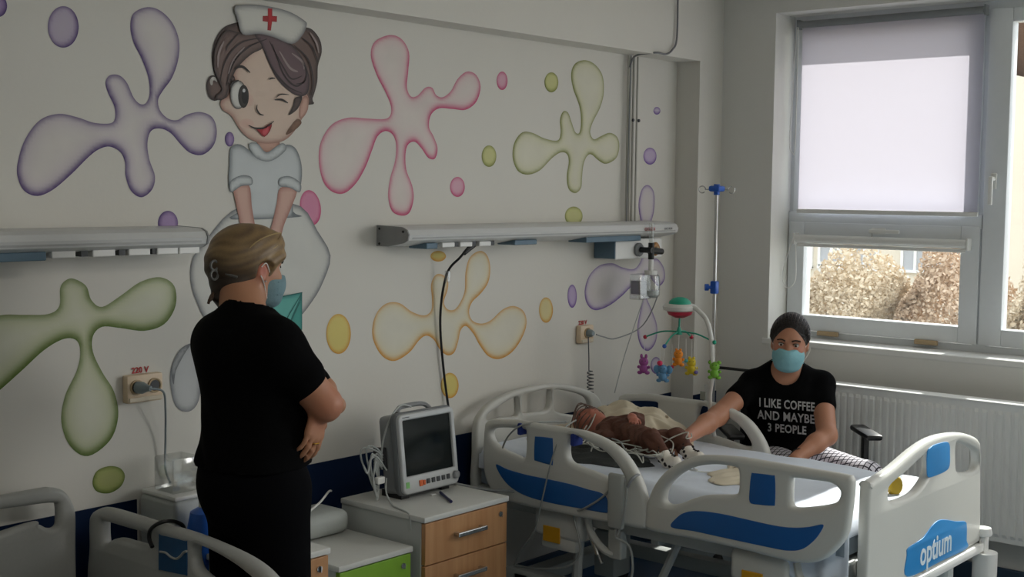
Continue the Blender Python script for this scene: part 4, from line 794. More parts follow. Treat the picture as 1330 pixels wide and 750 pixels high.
cable('black_cord', [P(a, b_, 0, x) for a, b_, x in ((198, 711, 2.04), (194, 700, 2.045), (196, 688, 2.045), (207, 680, 2.05), (222, 677, 2.08), (236, 682, 2.12), (240, 690, 2.13))], .006, BLACK, None, 'short black cord slung over the rail of the left bed', 'cord')
t = thing('glove_box', 'open paper packet with tissues on the left bed behind the rail', 'packet', (2.0, 2.72, .56))
q = P(283, 722, 0, 1.99)
B().box((1.93, q.y-.14, .565), (2.03, q.y+.10, .60+.07), .008).make('packet', mat('paper_cream', 'd8c8b4', .8), t, None, True); B().box((1.925, q.y-.02, .60), (1.935, q.y+.08, .66), .004).box((2.031, q.y+.0, .60), (2.036, q.y+.08, .64), .002).make('printed_mark', mat('brown_print', '8a5f4a', .7), t)
t = soft_slab('dark_jacket', 1.75, 2.02, 2.3, 2.56, .563, .66, BCLOTH, None, .012, 14, 14, .05); tag(t, 'black folded garment on the left bed', 'clothing')
# ---------------------------------------------------------------- radiator
t = thing('radiator', 'long white ribbed panel radiator under the window', 'radiator', (5.43, 1.9, .2))
XR = 5.345; zt_ = P(1200, 512.5, 0, XR).z; zb_ = P(1268, 700, 0, XR).z; ya, yb = .9, 2.96
print('radiator z', zt_, zb_)
RW = mat('radiator_white', 'eeefec', .4, var=.02)
V = []; Fc = []; n = int((yb-ya)/.0333); ys = []
for k in range(n):
    y = ya+k*.0333; ys += [(y, 0), (y+.009, .0), (y+.014, .009), (y+.0285, .009)]
ys.append((ya+n*.0333, 0)); rows = [(zb_, 0), (zb_+.02, 0), (zb_+.035, 1), (zt_-.05, 1), (zt_-.035, 0), (zt_-.006, 0)]
for z, a in rows: V += [(XR+.010-a*d, y, z) for y, d in ys]
m_ = len(ys)
for j in range(len(rows)-1):
    for i in range(m_-1): q = j*m_+i; Fc.append((q, q+1, q+1+m_, q+m_))
o = raw('ribbed_front', V, Fc, RW, t); md = o.modifiers.new('s', 'SOLIDIFY'); md.thickness = .002; md.offset = 0
B().box((XR+.08, ya, zb_+.01), (XR+.092, yb, zt_-.01)).box((XR+.012, ya, zb_), (XR+.09, ya+.004, zt_)).box((XR+.012, yb-.004, zb_), (XR+.09, yb, zt_)).make('back_panel', RW, t)
bb = B(); bb.box((XR, ya, zt_-.008), (XR+.092, yb, zt_), .002)
bb.make('top_grille', RW, t)
B().cyl((XR+.05, 2.92, zb_+.04), (XR+.05, 3.02, zb_+.04), .01).cyl((XR+.05, 3.02, zb_+.04), (XR+.05, 3.02, 0), .009).make('supply_pipe', RW, t)
for y in (1.3, 2.6): B().box((XR+.05, y, zt_-.12), (XW-.002, y+.03, zt_-.08)).box((XR+.05, y, zb_+.05), (XW-.002, y+.03, zb_+.09)).make('wall_bracket', RW, t)

# ---------------------------------------------------------------- drip stand
t = thing('drip_stand', 'steel drip stand with blue head and hooks in the corner by the pier', 'drip stand', (5.2, 3.18, 0)); xi, yi = 5.2, 3.18
B().cyl((xi, yi, .06), (xi, yi, 1.71), .0085, 12).make('upper_pole', STEEL, t, None, True); B().cyl((xi, yi, .06), (xi, yi, .84), .013, 12).make('lower_pole', GREY, t, None, True)
dI = Vector((.65, -.76, 0))
B().cyl((xi, yi, 1.69), (xi, yi, 1.74), .014).box((xi-.03, yi-.03, 1.705), (xi+.03, yi+.03, 1.733), .010).make('hook_head', mat('clamp_blue', '1f5fc4', .35), t, 'blue plastic head', True)
for s in (-1, 1):
    c = Vector((xi, yi, 1.715)); e = c+dI*s*.055
    B().tube([c, e]+[e+dI*s*.013+(dI*-s*math.cos(a)*.016+Vector((0, 0, 1))*math.sin(a)*.016) for a in [k*.5 for k in range(0, 12)]], .0028, 6).make('hook', STEEL, t, None, True)
zc = P(920, 373, 0, xi).z; B().box((xi-.016, yi-.016, zc-.03), (xi+.016, yi+.016, zc+.03), .006).cyl((xi, yi, zc), Vector((xi, yi, zc))-dI*.035, .008).cyl(Vector((xi, yi, zc))-dI*.028, Vector((xi, yi, zc))-dI*.045, .016).make('height_clamp', MATS['clamp_blue'], t, 'blue clamp with knob', True)
for k in range(5):
    a = k*2*PI/5+.3; e = Vector((xi+.26*math.cos(a)*.9, yi+.19*math.sin(a)*.9, .05)); l_ = B().cyl((xi, yi, .09), e, .012, 8).make('leg', GREY, t, None, True); B().ball(e-Vector((0, 0, .025)), .024).make('castor', BLACK, l_, None, True)
B().cyl((xi, yi, .885), (xi+.02, yi-.40, .885), .007, 8).make('push_bar', BLACK, t, 'thin black horizontal bar', True)
B().box((xi-.016, yi-.006, .70), (xi-.010, yi+.034, .80), .001).make('tag', WHITE, t, 'white printed tag')

# ---------------------------------------------------------------- cot mobile
XM = 4.55
def pm(px, py, dx=0): return P(px, py, 0, XM+dx)
mob = thing('cot_mobile', 'baby cot mobile with hanging soft toys clamped over the right bed', 'mobile', (4.6, 2.85, .7))
TEAL = mat('mobile_teal', '1f9c80', .4); WM = mat('mobile_white', 'd5d5d0', .35); RED = mat('mobile_red', 'b21f3c', .4)
c = pm(883, 402)
B().lathe(c, [(.02, -.035), (.048, -.022), (.055, -.006)], 24).make('lower_dome', RED, mob, 'red lower dome', True)
B().lathe(c, [(.055, -.008), (.070, -.002), (.072, .012), (.060, .022), (.04, .024)], 28).make('music_box', WM, mob, 'white music box ring', True)
B().lathe(c, [(.048, .02), (.044, .034), (.03, .046), (.01, .051)], 24).make('upper_dome', TEAL, mob, 'green upper dome', True)
B().tube(catmull([pm(900, 400), pm(906, 403), pm(917, 415), pm(923, 435), pm(925, 460), pm(925, 490), pm(922, 525, .05), Vector((4.63, pm(920, 530).y, .60))], 8, False), .010, 10, radii=None).make('arm', WM, mob, 'white curved arm', True)
hub = pm(882, 431)
B().cyl(c+Vector((0, 0, -.03)), hub, .004, 8).lathe(hub, [(.014, -.012), (.012, 0), (.005, .02)], 12).make('hub', TEAL, mob, None, True)
ends = [(838, 438, .0), (863, 450, -.10), (898, 438, .08), (928, 445, .0)]; bcol = [RED, mat('ball_blue', '2353a8', .4), RED, TEAL]
for (x, y, dx), m_ in zip(ends, bcol):
    e = pm(x, y, dx); md_ = hub.lerp(e, .5)+Vector((0, 0, .012)); a_ = B().tube(catmull([hub, md_, e], 8, False), .0035, 7).make('spoke', TEAL, mob, None, True)
    B().ball(e, .009).make('spoke_ball', m_, a_, None, True)
def string(a, b_): return B().tube([a, b_], .0011, 5).make('string', WHITE, mob)
def toy(px, py, top, col, kind, lab, dx=0, s=1):
    q = pm(px, py, dx); string(pm(*top, dx), q+Vector((0, 0, .03*s)))
    m_ = mat('toy_'+kind, col, .6); b_ = B(); r = .022*s
    b_.ball(q+Vector((0, 0, .012*s)), r, (.9, .95, .9)).ball(q+Vector((0, 0, -.016*s)), r, (.85, .85, .95))
    for sd in (-1, 1):
        sv = Vector((-.4, .9, 0)).normalized()*sd*s
        b_.ball(q+sv*.016+Vector((0, 0, -.034*s)), .010*s, (1.2, 1.1, .8)).ball(q+sv*.021+Vector((0, 0, -.010*s)), .007*s)
        if kind == 'elephant': b_.ball(q+sv*.026+Vector((0, 0, .012*s)), .016*s, (.5, 1, 1.1))
        elif kind == 'bunny': b_.ball(q+sv*.010+Vector((0, 0, .036*s)), .008*s, (.8, .8, 1.3))
        elif kind in ('frog', 'turtle'): b_.ball(q+sv*.018+Vector((0, 0, .028*s)), .009*s)
        else: b_.ball(q+sv*.009+Vector((0, 0, .032*s)), .006*s)
    o = b_.make('hanging_toy', m_, mob, lab, True)
    f = (EYE-q).normalized(); b2 = B()
    for sd in (-1, 1): b2.ball(q+f*.019*s+Vector((-f.y, f.x, 0))*sd*.007*s+Vector((0, 0, .016*s)), .0022*s, u=6, v=4)
    b2.make('eye', BLACK, o); return o, q
toy(836, 474, (838, 441), 'a0509a', 'bunny', 'purple hanging animal toy'); toy(861, 484, (863, 453), '5c8fb8', 'elephant', 'blue hanging elephant toy', -.10)
toy(881, 464, (882, 436), 'e88c1e', 'giraffe', 'orange spotted hanging toy', -.02, .95); o, q = toy(898, 475, (898, 441), 'd8c22c', 'duck', 'yellow hanging toy', .06); toy(928, 480, (928, 447), '6fa832', 'frog', 'green hanging frog toy', 0)
for (x, y, ty, m_, dx, r) in ((857, 472, 452, mat('toy_pink', 'd82c5e', .5), -.11, .012), (873, 477, 447, RED, -.05, .008), (891, 469, 440, mat('toy_cyan', '4aa6b4', .5), .04, .009), (904, 484, 442, mat('toy_violet', '6f60a8', .5), .05, .009)):
    string(pm(x, ty, dx), pm(x, y, dx)); B().ball(pm(x, y, dx), r, (1, 1, .9)).make('hanging_bead', m_, mob, None, True)
q = pm(881, 464, -.02); bb = B()
for k in range(9): a = k*2.4; bb.ball(q+Vector((-.019*math.cos(a*.5), .013*math.sin(a), .02-.006*k)), .0028, u=6, v=4)
B().box((4.61, 2.87, .66), (4.65, 2.93, .72), .006).make('clamp', WM, mob, None, True)
bb.bm.free()
B().box(pm(914, 515)+Vector((-.006, -.012, -.015)), pm(914, 515)+Vector((0, .014, .02)), .001).make('sticker', mat('sticker_grey', '8a8f86', .6), mob)

# ---------------------------------------------------------------- office chair
ch = thing('office_chair', 'black office chair with armrests carrying the seated person', 'chair', (4.98, 2.62, 0))
ang = math.radians(222); fw = Vector((math.cos(ang), math.sin(ang), 0)); sd_ = Vector((-math.sin(ang), math.cos(ang), 0)); oc = Vector((4.98, 2.62, 0))
mc = Matrix((fw, sd_, Vector((0, 0, 1)))).transposed()
def lc(x, y, z): return oc+mc @ Vector((x, y, z))
def lbox(b_, lo, hi, r=.01):
    lo = Vector(lo); hi = Vector(hi); c_ = (lo+hi)/2; d = (hi-lo)/2; w_ = oc+mc @ c_
    b_.box(w_-d, w_+d, r, 2, mc); return b_
lbox(B(), (-.24, -.24, .40), (.22, .24, .465), .03).make('seat', mat('chair_fabric', '16171a', .85), ch, None, True)
lbox(B(), (-.29, -.19, .52), (-.24, .19, .86), .025).make('backrest', MATS['chair_fabric'], ch, None, True)
lbox(B(), (-.30, -.03, .40), (-.28, .03, .7), .006).make('back_support', BLACK, ch)
for s, nm in ((1, 1), (-1, -1)):
    a_ = lbox(B(), (-.10, s*.29-.035, .672), (.16, s*.29+.035, .698), .012).make('armrest', BLACK, ch, None, True)
    lbox(B(), (0, s*.29-.012, .42), (.045, s*.29+.012, .675), .005).make('armrest_post', BLACK, a_, None, True); lbox(B(), (0, min(s*.29, s*.2)-.005, .40), (.045, max(s*.29, s*.2)+.005, .425), .004).make('armrest_bracket', BLACK, a_)
B().cyl(lc(0, 0, .12), lc(0, 0, .40), .028).make('gas_column', BLACK, ch, None, True)
for k in range(5):
    a = k*2*PI/5+.6; e = lc(.25*math.cos(a), .25*math.sin(a), .07); l_ = B().tube([lc(0, 0, .12), e], .018, 8, radii=[.024, .014]).make('base_leg', BLACK, ch, None, True); B().ball(e-Vector((0, 0, .042)), .028, (.8, .8, 1)).make('castor', BLACK, l_, None, True)
# ---------------------------------------------------------------- bodies grown from smooth distance fields
class Field:
    def __init__(s, lo, hi, h):
        s.lo = np.array(lo, float); s.h = h; s.n = np.ceil((np.array(hi)-s.lo)/h).astype(int)+1
        s.F = np.full(s.n, .2, np.float32)
    def _sub(s, a, b_, pad):
        i0 = np.maximum(((a-pad-s.lo)/s.h).astype(int), 0); i1 = np.minimum(((b_+pad-s.lo)/s.h).astype(int)+2, s.n)
        if (i1 <= i0).any(): return None, None
        ax = [s.lo[k]+s.h*np.arange(i0[k], i1[k]) for k in range(3)]
        return tuple(slice(i0[k], i1[k]) for k in range(3)), np.stack(np.meshgrid(*ax, indexing='ij'), -1).astype(np.float32)
    def _mix(s, sl, d, k, cut=False):
        f = s.F[sl]
        if cut: s.F[sl] = np.maximum(f, -d) if k <= 0 else -(np.minimum(-f, d)-np.maximum(k-np.abs(-f-d), 0)**2/(4*k)); return
        s.F[sl] = np.minimum(f, d)-(np.maximum(k-np.abs(f-d), 0)**2/(4*k) if k > 0 else 0)
    def cap(s, a, b_, ra, rb, k=.02, flat=None, cut=False):
        """tapered limb; flat=(direction, factor) squashes its section along that direction"""
        a = np.array(a, float); b_ = np.array(b_, float); R = max(ra, rb); sl, Q = s._sub(np.minimum(a, b_)-R, np.maximum(a, b_)+R, .03+k)
        if sl is None: return s
        ab = b_-a; W_ = Q-a; t = np.clip(W_@ab/max(ab@ab, 1e-9), 0, 1)[..., None]; V = W_-t*ab
        if flat: n_ = np.array(flat[0], float); n_ /= np.linalg.norm(n_); V = V+((V@n_)*(1/flat[1]-1))[..., None]*n_
        d = np.linalg.norm(V, axis=-1)-(ra+(rb-ra)*t[..., 0])
        if flat and flat[1] < 1: d = d*(.5+.5*flat[1])
        s._mix(sl, d.astype(np.float32), k, cut); return s
    def ell(s, c, r, k=.02, M=None, cut=False):
        c = np.array(c, float); r = np.array(r, float); R = r.max(); sl, Q = s._sub(c-R, c+R, .03+k)
        if sl is None: return s
        V = Q-c
        if M is not None: V = V@np.array(M)
        q = V/r; l = np.linalg.norm(q, axis=-1); l2 = np.linalg.norm(q/r, axis=-1)+1e-6; d = l*(l-1)/l2
        s._mix(sl, d.astype(np.float32), k, cut); return s
    def plane(s, p, n_):
        """keeps only the side the normal does not point to"""
        n_ = np.array(n_, float); n_ /= np.linalg.norm(n_); ax = [s.lo[k]+s.h*np.arange(s.n[k]) for k in range(3)]
        d = (ax[0][:, None, None]-p[0])*n_[0]+(ax[1][None, :, None]-p[1])*n_[1]+(ax[2][None, None, :]-p[2])*n_[2]
        s.F = np.maximum(s.F, d.astype(np.float32)); return s
    def chain(s, pts, rs, k=.02, flat=None):
        for i in range(len(pts)-1): s.cap(pts[i], pts[i+1], rs[i], rs[i+1], k, flat)
        return s
    def hand(s, wr, d, nrm, thumb, curl=(.4, .5, .3), size=1, spread=.10, lens=(.072, .08, .075, .058)):
        """palm and five fingers. d: where the fingers point, nrm: out of the palm, thumb: the thumb's side"""
        d = Vector(d).normalized(); nrm = Vector(nrm); nrm = (nrm-d*nrm.dot(d)).normalized(); sv = Vector(thumb); sv = (sv-d*sv.dot(d)-nrm*sv.dot(nrm)).normalized()
        wr = Vector(wr); z = size; base_ = []
        for i, off in enumerate((.030, .010, -.010, -.029)):
            kn = wr+d*(.085-.006*abs(i-1))*z+sv*off*z; base_.append(kn); s.cap(wr+sv*off*.6*z+d*.012*z, kn, .0135*z, .0115*z, .012)
        for i, kn in enumerate(base_):
            dr = (d+sv*(1.5-i)*spread).normalized(); p = kn; a = 0; L_ = lens[i]*z; r = .0092*z if i < 3 else .008*z
            for j, fr in enumerate((.45, .32, .23)):
                a += curl[j]; dd = dr*math.cos(a)+nrm*math.sin(a); q = p+dd*L_*fr; s.cap(p, q, r, r*.92, .004); p = q; r *= .92
        t0 = wr+d*.022*z+sv*.022*z; t1 = t0+(sv*.75+d*.6+nrm*.35).normalized()*.042*z; t2 = t1+(sv*.25+d*.9+nrm*.45).normalized()*.032*z; t3 = t2+(d+nrm*.5-sv*.05).normalized()*.024*z
        s.cap(t0, t1, .014*z, .0115*z, .008).cap(t1, t2, .0112*z, .0098*z, .004).cap(t2, t3, .0098*z, .0082*z, .004)
        return base_
    def mesh(s, name, m, parent, label=None, colors=None, smooth=1):
        Fp = s.F; neg = Fp < 0; a = neg[:-1, :-1, :-1]; cnt = np.zeros(a.shape, np.int8); offs = [(i, j, k) for i in (0, 1) for j in (0, 1) for k in (0, 1)]
        sh = Fp.shape
        def sub(A, o): return A[o[0]:sh[0]-1+o[0], o[1]:sh[1]-1+o[1], o[2]:sh[2]-1+o[2]]
        for o in offs: cnt += sub(neg, o)
        I = np.argwhere((cnt > 0) & (cnt < 8)); vals = np.stack([Fp[I[:, 0]+o[0], I[:, 1]+o[1], I[:, 2]+o[2]] for o in offs], 1)
        acc = np.zeros((len(I), 3)); n_ = np.zeros(len(I)); of = np.array(offs, float)
        for x in range(8):
            for y in range(x+1, 8):
                if abs(of[x]-of[y]).sum() != 1: continue
                va, vb = vals[:, x], vals[:, y]; k = (va < 0) != (vb < 0); t = np.where(k, va/np.where(k, va-vb, 1), 0)[:, None]
                acc += (of[x]+t*(of[y]-of[x]))*k[:, None]; n_ += k
        V = s.lo+s.h*(I+acc/n_[:, None]); idx = np.full(cnt.shape, -1, np.int32); idx[I[:, 0], I[:, 1], I[:, 2]] = np.arange(len(I)); Q = []
        for ax in range(3):
            u, v = [(1, 2), (2, 0), (0, 1)][ax]
            A = neg; sl0 = [slice(1, -1)]*3; sl1 = [slice(1, -1)]*3; sl0[ax] = slice(0, -1); sl1[ax] = slice(1, None)
            A0, A1 = A[tuple(sl0)], A[tuple(sl1)]; E_ = np.argwhere(A0 != A1)
            if not len(E_): continue
            sg = A0[E_[:, 0], E_[:, 1], E_[:, 2]]; E_ = E_+np.array([0 if q == ax else 1 for q in range(3)])
            du = np.zeros(3, int); du[u] = 1; dv = np.zeros(3, int); dv[v] = 1
            c = [E_-du-dv, E_-dv, E_, E_-du]; q = np.stack([idx[w_[:, 0], w_[:, 1], w_[:, 2]] for w_ in c], 1)
            q[~sg] = q[~sg][:, ::-1]; Q.append(q)
        Q = np.concatenate(Q); Q = Q[(Q >= 0).all(1)]
        for _ in range(smooth):
            S = np.zeros_like(V); N_ = np.zeros(len(V))
            for a_, b_ in ((0, 1), (1, 2), (2, 3), (3, 0)):
                np.add.at(S, Q[:, a_], V[Q[:, b_]]); np.add.at(S, Q[:, b_], V[Q[:, a_]]); np.add.at(N_, Q[:, a_], 1); np.add.at(N_, Q[:, b_], 1)
            V = V*.5+.5*S/np.maximum(N_, 1)[:, None]
        me = bpy.data.meshes.new(name); me.vertices.add(len(V)); me.vertices.foreach_set('co', V.ravel()); me.loops.add(4*len(Q)); me.loops.foreach_set('vertex_index', Q.ravel().astype(np.int32))
        me.polygons.add(len(Q)); me.polygons.foreach_set('loop_start', np.arange(len(Q))*4); me.update(); me.validate()
        o = link(name, me, m, parent, label, True)
        if colors is not None:
            ca = me.color_attributes.new('Paint', 'FLOAT_COLOR', 'POINT'); ca.data.foreach_set('color', np.concatenate([colors(V), np.ones((len(V), 1))], 1).ravel().astype(np.float32))
        return o
def basis(az, tilt=0, roll=0):
    """head or body axes: forward, left, up (columns)"""
    return Matrix.Rotation(az, 3, 'Z') @ Matrix.Rotation(tilt, 3, 'Y') @ Matrix.Rotation(roll, 3, 'X')
def head(f, c, M, s=1):
    """skull, face, ears in the head's own axes (x forward, y left, z up)"""
    c = Vector(c); g = lambda x, y, z: c+M @ Vector((x, y, z))*s; Mn = np.array(M)
    f.ell(g(-.012, 0, .022), np.array((.093, .074, .092))*s, .02, Mn); f.ell(g(.025, 0, -.030), np.array((.068, .060, .078))*s, .03, Mn)
    f.ell(g(.052, 0, -.085), np.array((.030, .030, .024))*s, .03, Mn)                 # chin
    f.cap(g(-.01, .045, -.05), g(.045, .018, -.088), .022*s, .018*s, .02); f.cap(g(-.01, -.045, -.05), g(.045, -.018, -.088), .022*s, .018*s, .02)
    f.cap(g(.083, 0, .008), g(.100, 0, -.030), .009*s, .013*s, .012); f.ell(g(.092, .010, -.034), np.array((.010, .008, .007))*s, .006, Mn); f.ell(g(.092, -.010, -.034), np.array((.010, .008, .007))*s, .006, Mn)
    f.cap(g(.083, .016, -.058), g(.083, -.016, -.058), .008*s, .008*s, .008); f.cap(g(.080, .013, -.066), g(.080, -.013, -.066), .008*s, .008*s, .006)
    for q in (1, -1):
        f.ell(g(.088, q*.031, .008), np.array((.014, .016, .010))*s, .010, Mn, cut=True); f.cap(g(.080, q*.014, .026), g(.072, q*.048, .024), .008*s, .006*s, .010)
        f.ell(g(.060, q*.040, -.022), np.array((.022, .018, .018))*s, .02, Mn)
        f.ell(g(-.008, q*.075, -.008), np.array((.019, .008, .032))*s, .006, Mn); f.ell(g(-.004, q*.083, -.006), np.array((.010, .006, .018))*s, .004, Mn, cut=True)
    return g
def face_bits(g, M, par, s=1, iris='3a2416'):
    for q in (1, -1):
        e = B().ball(g(.070, q*.031, .007), .0125*s, u=16, v=10).make('eye', mat('eye_white', 'c9c4bd', .2), par, None, True)
        d = (M @ Vector((1, 0, 0))); B().ball(g(.078, q*.031, .006), .0062*s, (1, 1, 1), 12, 8).make('iris', mat('iris_brown', iris, .2), e, 'dark brown iris')
        B().tube([g(.084, q*.018, .0125), g(.085, q*.031, .0155), g(.078, q*.043, .011)], .0016*s, 6).make('eyelid', mat('lash', '1a1210', .8), e)
        B().tube(catmull([g(.092, q*.014, .026), g(.092, q*.030, .032), g(.078, q*.048, .026)], 5, False), .003*s, 6).make('eyebrow', mat('brow', '2a1a13', .8), par)
# ---------------------------------------------------------------- the person sitting at the bed
p2 = thing('person', 'seated person in black printed T-shirt and blue face mask reaching to the baby', 'person', (4.95, 2.62, .47))
az = math.radians(209); fwd = Vector((math.cos(az), math.sin(az), 0)); lef = Vector((-math.sin(az), math.cos(az), 0)); up = Vector((0, 0, 1))
H2 = P(1026, 443, 0, 4.90); Mh = basis(math.radians(204), math.radians(8), math.radians(-3))
O2 = Vector((4.95, 2.665, 0))
def L2(x, y, z): return O2+fwd*x+lef*y+up*z
Hc = Vector((H2.x, H2.y, H2.z-.005))
SR = L2(.02, -.135, .885); SL = L2(.0, .150, .890)         # right shoulder is on the left of the photo
# right arm to the baby
wrR = P(890, 570, 0, 4.27); elR = P(932, 541, 0, 4.58); print('armR', (SR-elR).length, (elR-wrR).length, SR, elR, wrR)
elL = P(1074, 566, 0, 4.82); wrL = P(1033, 596, 0, 4.63); print('armL', (SL-elL).length, (elL-wrL).length, SL, elL, wrL)
ta = math.radians(243); td = Vector((math.cos(ta), math.sin(ta), 0)); tl = Vector((-math.sin(ta), math.cos(ta), 0))
hips = [O2+tl*s*.09+up*.545 for s in (1, -1)]; knees = [O2+td*.42+tl*s*.11+up*.555 for s in (1, -1)]; ank = [O2+td*.46+tl*s*.11+up*.09 for s in (1, -1)]
f = Field((4.12, 1.95, -.01), (5.26, 3.12, 1.25), .0056)
g2 = head(f, Hc, Mh, .98)
def torso(f, gr=0, k=.05):
    f.ell(L2(-.02, 0, .56), (.15+gr, .18+gr, .12+gr), k, np.array(Matrix((fwd, lef, up)).transposed()))
    f.ell(L2(-.01, 0, .70), (.115+gr, .150+gr, .13+gr), k, np.array(Matrix((fwd, lef, up)).transposed()))
    f.ell(L2(-.0, 0, .84), (.105+gr, .145+gr, .115+gr), k, np.array(Matrix((fwd, lef, up)).transposed()))
    for s in (1, -1): f.ell(L2(.085, s*.07, .80), (.055+gr*.6, .075+gr, .06+gr*.6), .05, np.array(Matrix((fwd, lef, up)).transposed()))
    f.cap(SR, SL, .046+gr*.6, .046+gr*.6, .05); f.cap(L2(0, .04, .925), L2(0, -.04, .925), .045+gr*.5, .045+gr*.5, .06)
torso(f)
nb = L2(.0, 0, .93); f.cap(nb, g2(-.02, 0, -.04), .056, .050, .03)
f.chain([SR, elR], [.050, .040], .02); f.chain([elR, elR.lerp(wrR, .35), wrR], [.040, .039, .025], .02)
f.chain([SL, elL], [.048, .040], .02); f.chain([elL, elL.lerp(wrL, .35), wrL], [.040, .038, .025], .02)
tgt = P(864, 586, 0, 4.14)
f.hand(wrR, (tgt-wrR), Vector((-.2, -.1, -1)), Vector((-.7, -.9, .0)), (.35, .6, .4), .95, .06)
f.hand(wrL, (wrL-elL)*.6+Vector((-.03, -.03, -.04)), Vector((0, 0, -1)), Vector((-.6, .5, 0)), (.3, .35, .25), .92)
for s in (0, 1):
    f.chain([hips[s], knees[s]], [.085, .058], .03); f.chain([knees[s], knees[s].lerp(ank[s], .3), ank[s]], [.055, .052, .034], .02)
    f.cap(ank[s]-up*.035-td*.03, ank[s]-up*.055+td*.13, .036, .028, .02)
skinc = np.array(lin('b8805f')); 
def skcol(base_, pts):
    def fn(V):
        c = np.tile(np.array(lin(base_)), (len(V), 1))
        for (q, r, col) in pts:
            w_ = np.exp(-(np.linalg.norm(V-np.array(q), axis=1)/r)**2)[:, None]; c = c*(1-w_)+np.array(lin(col))*w_
        return c
    return fn
SK = attr_mat('skin_painted', .5)
o = f.mesh('body', SK, p2, None, skcol('b27c60', [(g2(.09, 0, -.06), .02, '9a5048'), (g2(.075, .04, -.02), .025, 'b8705a'), (g2(.075, -.04, -.02), .025, 'b8705a'), (wrR, .09, 'b98068')]))
face_bits(g2, Mh, p2)
# hair tied back
f = Field(Hc-Vector((.16, .16, .13)), Hc+Vector((.18, .16, .16)), .0042); Mn = np.array(Mh)
f.ell(g2(-.022, 0, .026), (.096, .082, .098), .01, Mn); f.ell(g2(-.09, 0, .02), (.045, .045, .045), .03, Mn); f.ell(g2(-.05, 0, -.04), (.05, .065, .05), .03, Mn)
for q in (1, -1): f.cap(g2(.02, q*.070, .05), g2(.008, q*.077, .0), .014, .007, .015)
f.ell(g2(.118, 0, -.020), (.076, .066, .100), .006, Mn, cut=True)
for q in (1, -1): f.ell(g2(.0, q*.09, -.012), (.025, .022, .034), .004, Mn, cut=True)
HD = mat('dark_hair', '1c1512', .55, var=.6, scale=45, bump=.9, bscale=70)
f.mesh('hair', HD, p2, 'dark hair tied back')
rn = random.Random(9); HS = mat('hair_strand_brown', '3a2c24', .45)
for k in range(30):
    a = -1.35+2.7*k/29; y = .078*math.sin(a); z = .028+.088*math.cos(a)
    pts = [g2(.072*math.cos(a)**.5+.004, y*.93, z*.86), g2(.035, y*1.03, z*1.03+.002), g2(-.03, y*1.04, z*1.02+.004), g2(-.09, y*.7, z*.6+.01)]
    B().tube(catmull(pts, 5, False), .0018, 5, radii=[.0006+.0017*math.sin(PI*i/15) for i in range(16)]).make('hair_strand', HS if k % 2 else HD, p2)
for k in range(0): B().tube(catmull([g2(.0, -.078, .05-.01*k), g2(-.015, -.092-.004*k, .0), g2(-.01, -.088, -.06-.01*k)], 5, False), .0012, 4).make('hair_strand', HD, p2)
# mask
def mask(g, M, c, par, col, s=1):
    f = Field(Vector(c)-Vector((.15, .15, .17)), Vector(c)+Vector((.15, .15, .08)), .0036); Mn = np.array(M)
    f.ell(g(.044, 0, -.050), np.array((.072, .069, .062))*s, .01, Mn); f.ell(g(.095, 0, -.028), np.array((.020, .022, .034))*s, .03, Mn); f.ell(g(.050, 0, -.090), np.array((.054, .054, .030))*s, .02, Mn)
    f.plane(g(.02, 0, 0), -(M @ Vector((1, 0, -.12)))); f.plane(g(.0, 0, -.001), M @ Vector((.10, 0, 1)))
    o = f.mesh('face_mask', mat('mask_blue_'+col, col, .8, var=.04, scale=60, bump=.15), par, 'pale blue surgical face mask')
    for q in (1, -1):
        B().tube(catmull([g(.030, q*.064, -.016), g(-.002, q*.086, .020), g(-.018, q*.086, .008)], 6, False), .0016, 5).tube(catmull([g(.028, q*.058, -.085), g(-.004, q*.084, -.04), g(-.018, q*.086, -.018)], 6, False), .0016, 5).make('ear_loop', WHITE, o)
    for k, z in enumerate((-.03, -.05, -.068)):
        B().tube(catmull([g(.058, .068, z-.004), g(.094, .045, z), g(.1175-.003*k, 0, z), g(.094, -.045, z), g(.058, -.068, z-.004)], 5, False), .0013, 5).make('pleat', mat('mask_blue_'+col, col), o)
    return o
mask(g2, Mh, Hc, p2, '86bac4', .98)
# T-shirt
f = Field((4.6, 2.2, .44), (5.3, 3.1, 1.02), .005)
torso(f, .014, .05)
mR = SR.lerp(elR, .45); mL = SL.lerp(elL, .42)
f.chain([SR, mR], [.055, .053], .03); f.chain([SL, mL], [.055, .052], .03)
f.cap(nb-up*.02, nb+up*.03, .07, .06, .03)
f.ell(nb+fwd*.055+up*.03, (.062, .062, .095), .008, cut=True)         # scoop neck
f.cap(nb+up*.02, nb+up*.12, .057, .057, .004, cut=True)
ax_ = [f.lo[k]+f.h*np.arange(f.n[k]) for k in range(3)]
X_, Y_, Z_ = np.meshgrid(*ax_, indexing='ij'); f.F += (.0035*np.sin(60*Z_+25*Y_+3*np.sin(30*X_))*np.clip((.80-Z_)*5, 0, 1)).astype(np.float32)
f.plane(L2(0, 0, .515), -up)
sh = f.mesh('t_shirt', BCLOTH, p2, 'black T-shirt with white lettering')
